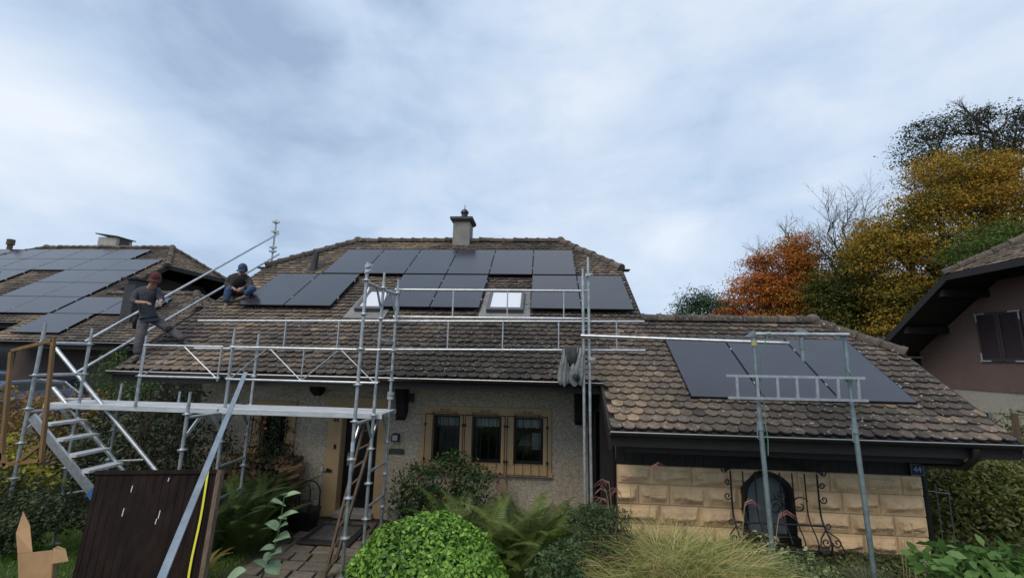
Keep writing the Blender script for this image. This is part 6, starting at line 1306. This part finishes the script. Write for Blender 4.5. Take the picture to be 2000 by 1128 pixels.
# small ornament by the flowering bush
p = at(981, 948, 8.4); m = MB(); 
orn = thing('garden_ornament', (p.x, 8.4, Hf(p.x, 8.4)), 'small terracotta arched garden ornament behind the fern under the windows', 'ornament')
m = MB(); m.box(p.x-.02, p.x+.02, 8.39, 8.43, Hf(p.x, 8.4), p.z-.12); m.box(p.x-.09, p.x+.09, 8.36, 8.46, p.z-.1199, p.z+.03); m.build('plinth', mat('clay', (.30, .20, .13), .8), orn); m = MB(); m.path(arcp(p.x, 8.4, .08, p.z-.05, p.z+.17), .022, 8); m.build('arch', mat('red_clay', (.17, .09, .07), .8), orn)
# brick edging in front right
for i, (px, wd) in enumerate(((1610, .30), (1660, .34), (1560, .26))):
    b = gb(px, 5.35 if i < 2 else 5.25); m = MB(); m.box(b[0]-wd/2, b[0]+wd/2, b[1]-.1, b[1]+.1, b[2]+.0, b[2]+.24); props(m.build('edging_stone', mat('edging', (.36, .29, .24), .85, var=.2, vscale=7, bump=.3, bscale=30) if 'edging' not in MATS else MATS['edging'], None, loc=b, bevel=.015), ('pinkish edging stone, left one of the pair at the bottom edge by the props', 'pinkish edging stone, right one of the pair at the bottom edge by the props', 'pinkish edging stone half buried under the variegated shrub')[i], 'stone')
p = at(1803, 1088, 7.0); m = MB(); m.tube((p.x, 7.0, Hf(p.x, 7)), (p.x-.02, 7.0, p.z), .045, 12); props(m.build('pipe_stub', mat('pvc_grey', (.25, .28, .30), .5), None, loc=(p.x, 7, Hf(p.x, 7)), smooth=True), 'short grey plastic pipe stub at the foot of the stone wall', 'pipe')
# wire trellis by the hedge
wt = thing('wire_trellis', gb(1830, 7.6), 'thin grey wire trellis between the stone wall and the hedge', 'trellis'); m = MB()
for px in (1804, 1827, 1851): q = at(px, 946 if px < 1840 else 952, 7.6); m = MB(); m.tube((q.x, 7.6, Hf(q.x, 7.6)), q, .006, 5); m.build('upright', LIP, wt)
m = MB(); m.tube(at(1802, 956, 7.6), at(1856, 964, 7.6), .005, 5); m.build('wire', LIP, wt)
p = at(1980, 806, 10.2); m = MB(); m.box(p.x-.04, p.x+.04, 10.16, 10.24, Hf(p.x, 10.2), p.z); props(m.build('post', OLDWOOD, None, loc=(p.x, 10.2, Hf(p.x, 10.2))), 'weathered wooden post among the shrub before the beige wall at right', 'post')
# ------------------------------------------------------------------ CARS
def car(label, x, y, z, rot, paint, s=1.0):
    t = thing('parked_car', (x, y, z), label, 'car', 'cars parked behind the hedge at left'); t.rotation_euler = (0, 0, rot)
    CP = mat('car_paint_'+str(len(MATS)), paint, .25, coat=.6, spec=.5)
    prof = [(-2.1, .45), (-2.12, .75), (-2.0, .92), (-1.75, .98), (-1.15, 1.42), (-.3, 1.50), (.45, 1.44), (1.15, .98), (1.9, .86), (2.1, .68), (2.12, .42), (1.75, .30), (-1.8, .30)]
    def body(pr_, w0, name, mt, top_in=.16, par=t, zmid=.98):
        m = MB(); n = len(pr_); vs = []
        for sg, k in ((-1, 1), (1, 1)):
            for px_, pz in pr_: vs.append((px_, sg*(w0-(top_in if pz > zmid+.1 else 0)-(.05 if pz < .4 else 0)), pz))
        fs = [tuple(range(n)), tuple(range(2*n-1, n-1, -1))]+[(i, n+i, n+(i+1) % n, (i+1) % n) for i in range(n)]
        m.add([V(*v)*s for v in vs], fs); me = m; o = me.build(name, mt, None, loc=(0, 0, 0), bevel=.04); o.parent = par; LOC[o.name] = Vector((0, 0, 0)); return o
    b = body(prof, .86, 'body', CP)
    body([(-1.62, 1.03), (-1.12, 1.36), (-.32, 1.42), (.42, 1.37), (.98, 1.03)], .80, 'window', mat('car_glass_'+str(len(MATS)), (.05, .06, .065), .08), .02, t, 5)
    for wx in (-1.35, 1.3):
        for sg in (-1, 1):
            m = MB(); m.path([V(wx, sg*.68, .32)*s, V(wx, sg*.88, .32)*s], .32*s, 20); w_ = m.build('wheel', MATS['rubber'], None, loc=(0, 0, 0)); w_.parent = t
            m = MB(); m.path([V(wx, sg*.881, .32)*s, V(wx, sg*.90, .32)*s], .2*s, 12); q = m.build('rim', ALU, None, loc=(0, 0, 0)); q.parent = w_
    for sg in (-1, 1): m = MB(); m.box(2.04*s, 2.13*s, sg*.62*s-.15, sg*.62*s+.15, .62*s, .76*s); q = m.build('headlight', MATS['enamel_white'], None, loc=(0, 0, 0)); q.parent = t
    return t
p = at(62, 722, 14.5); car('silver-blue car parked behind the hedge at the left edge', p.x-.3, 14.5, p.z-1.5, 0.1, (.09, .15, .25))
p = at(122, 738, 13.0); car('deep blue car parked closest to the green conifer', p.x+.2, 13.0, p.z-1.35, .25, (.015, .028, .09), .92)
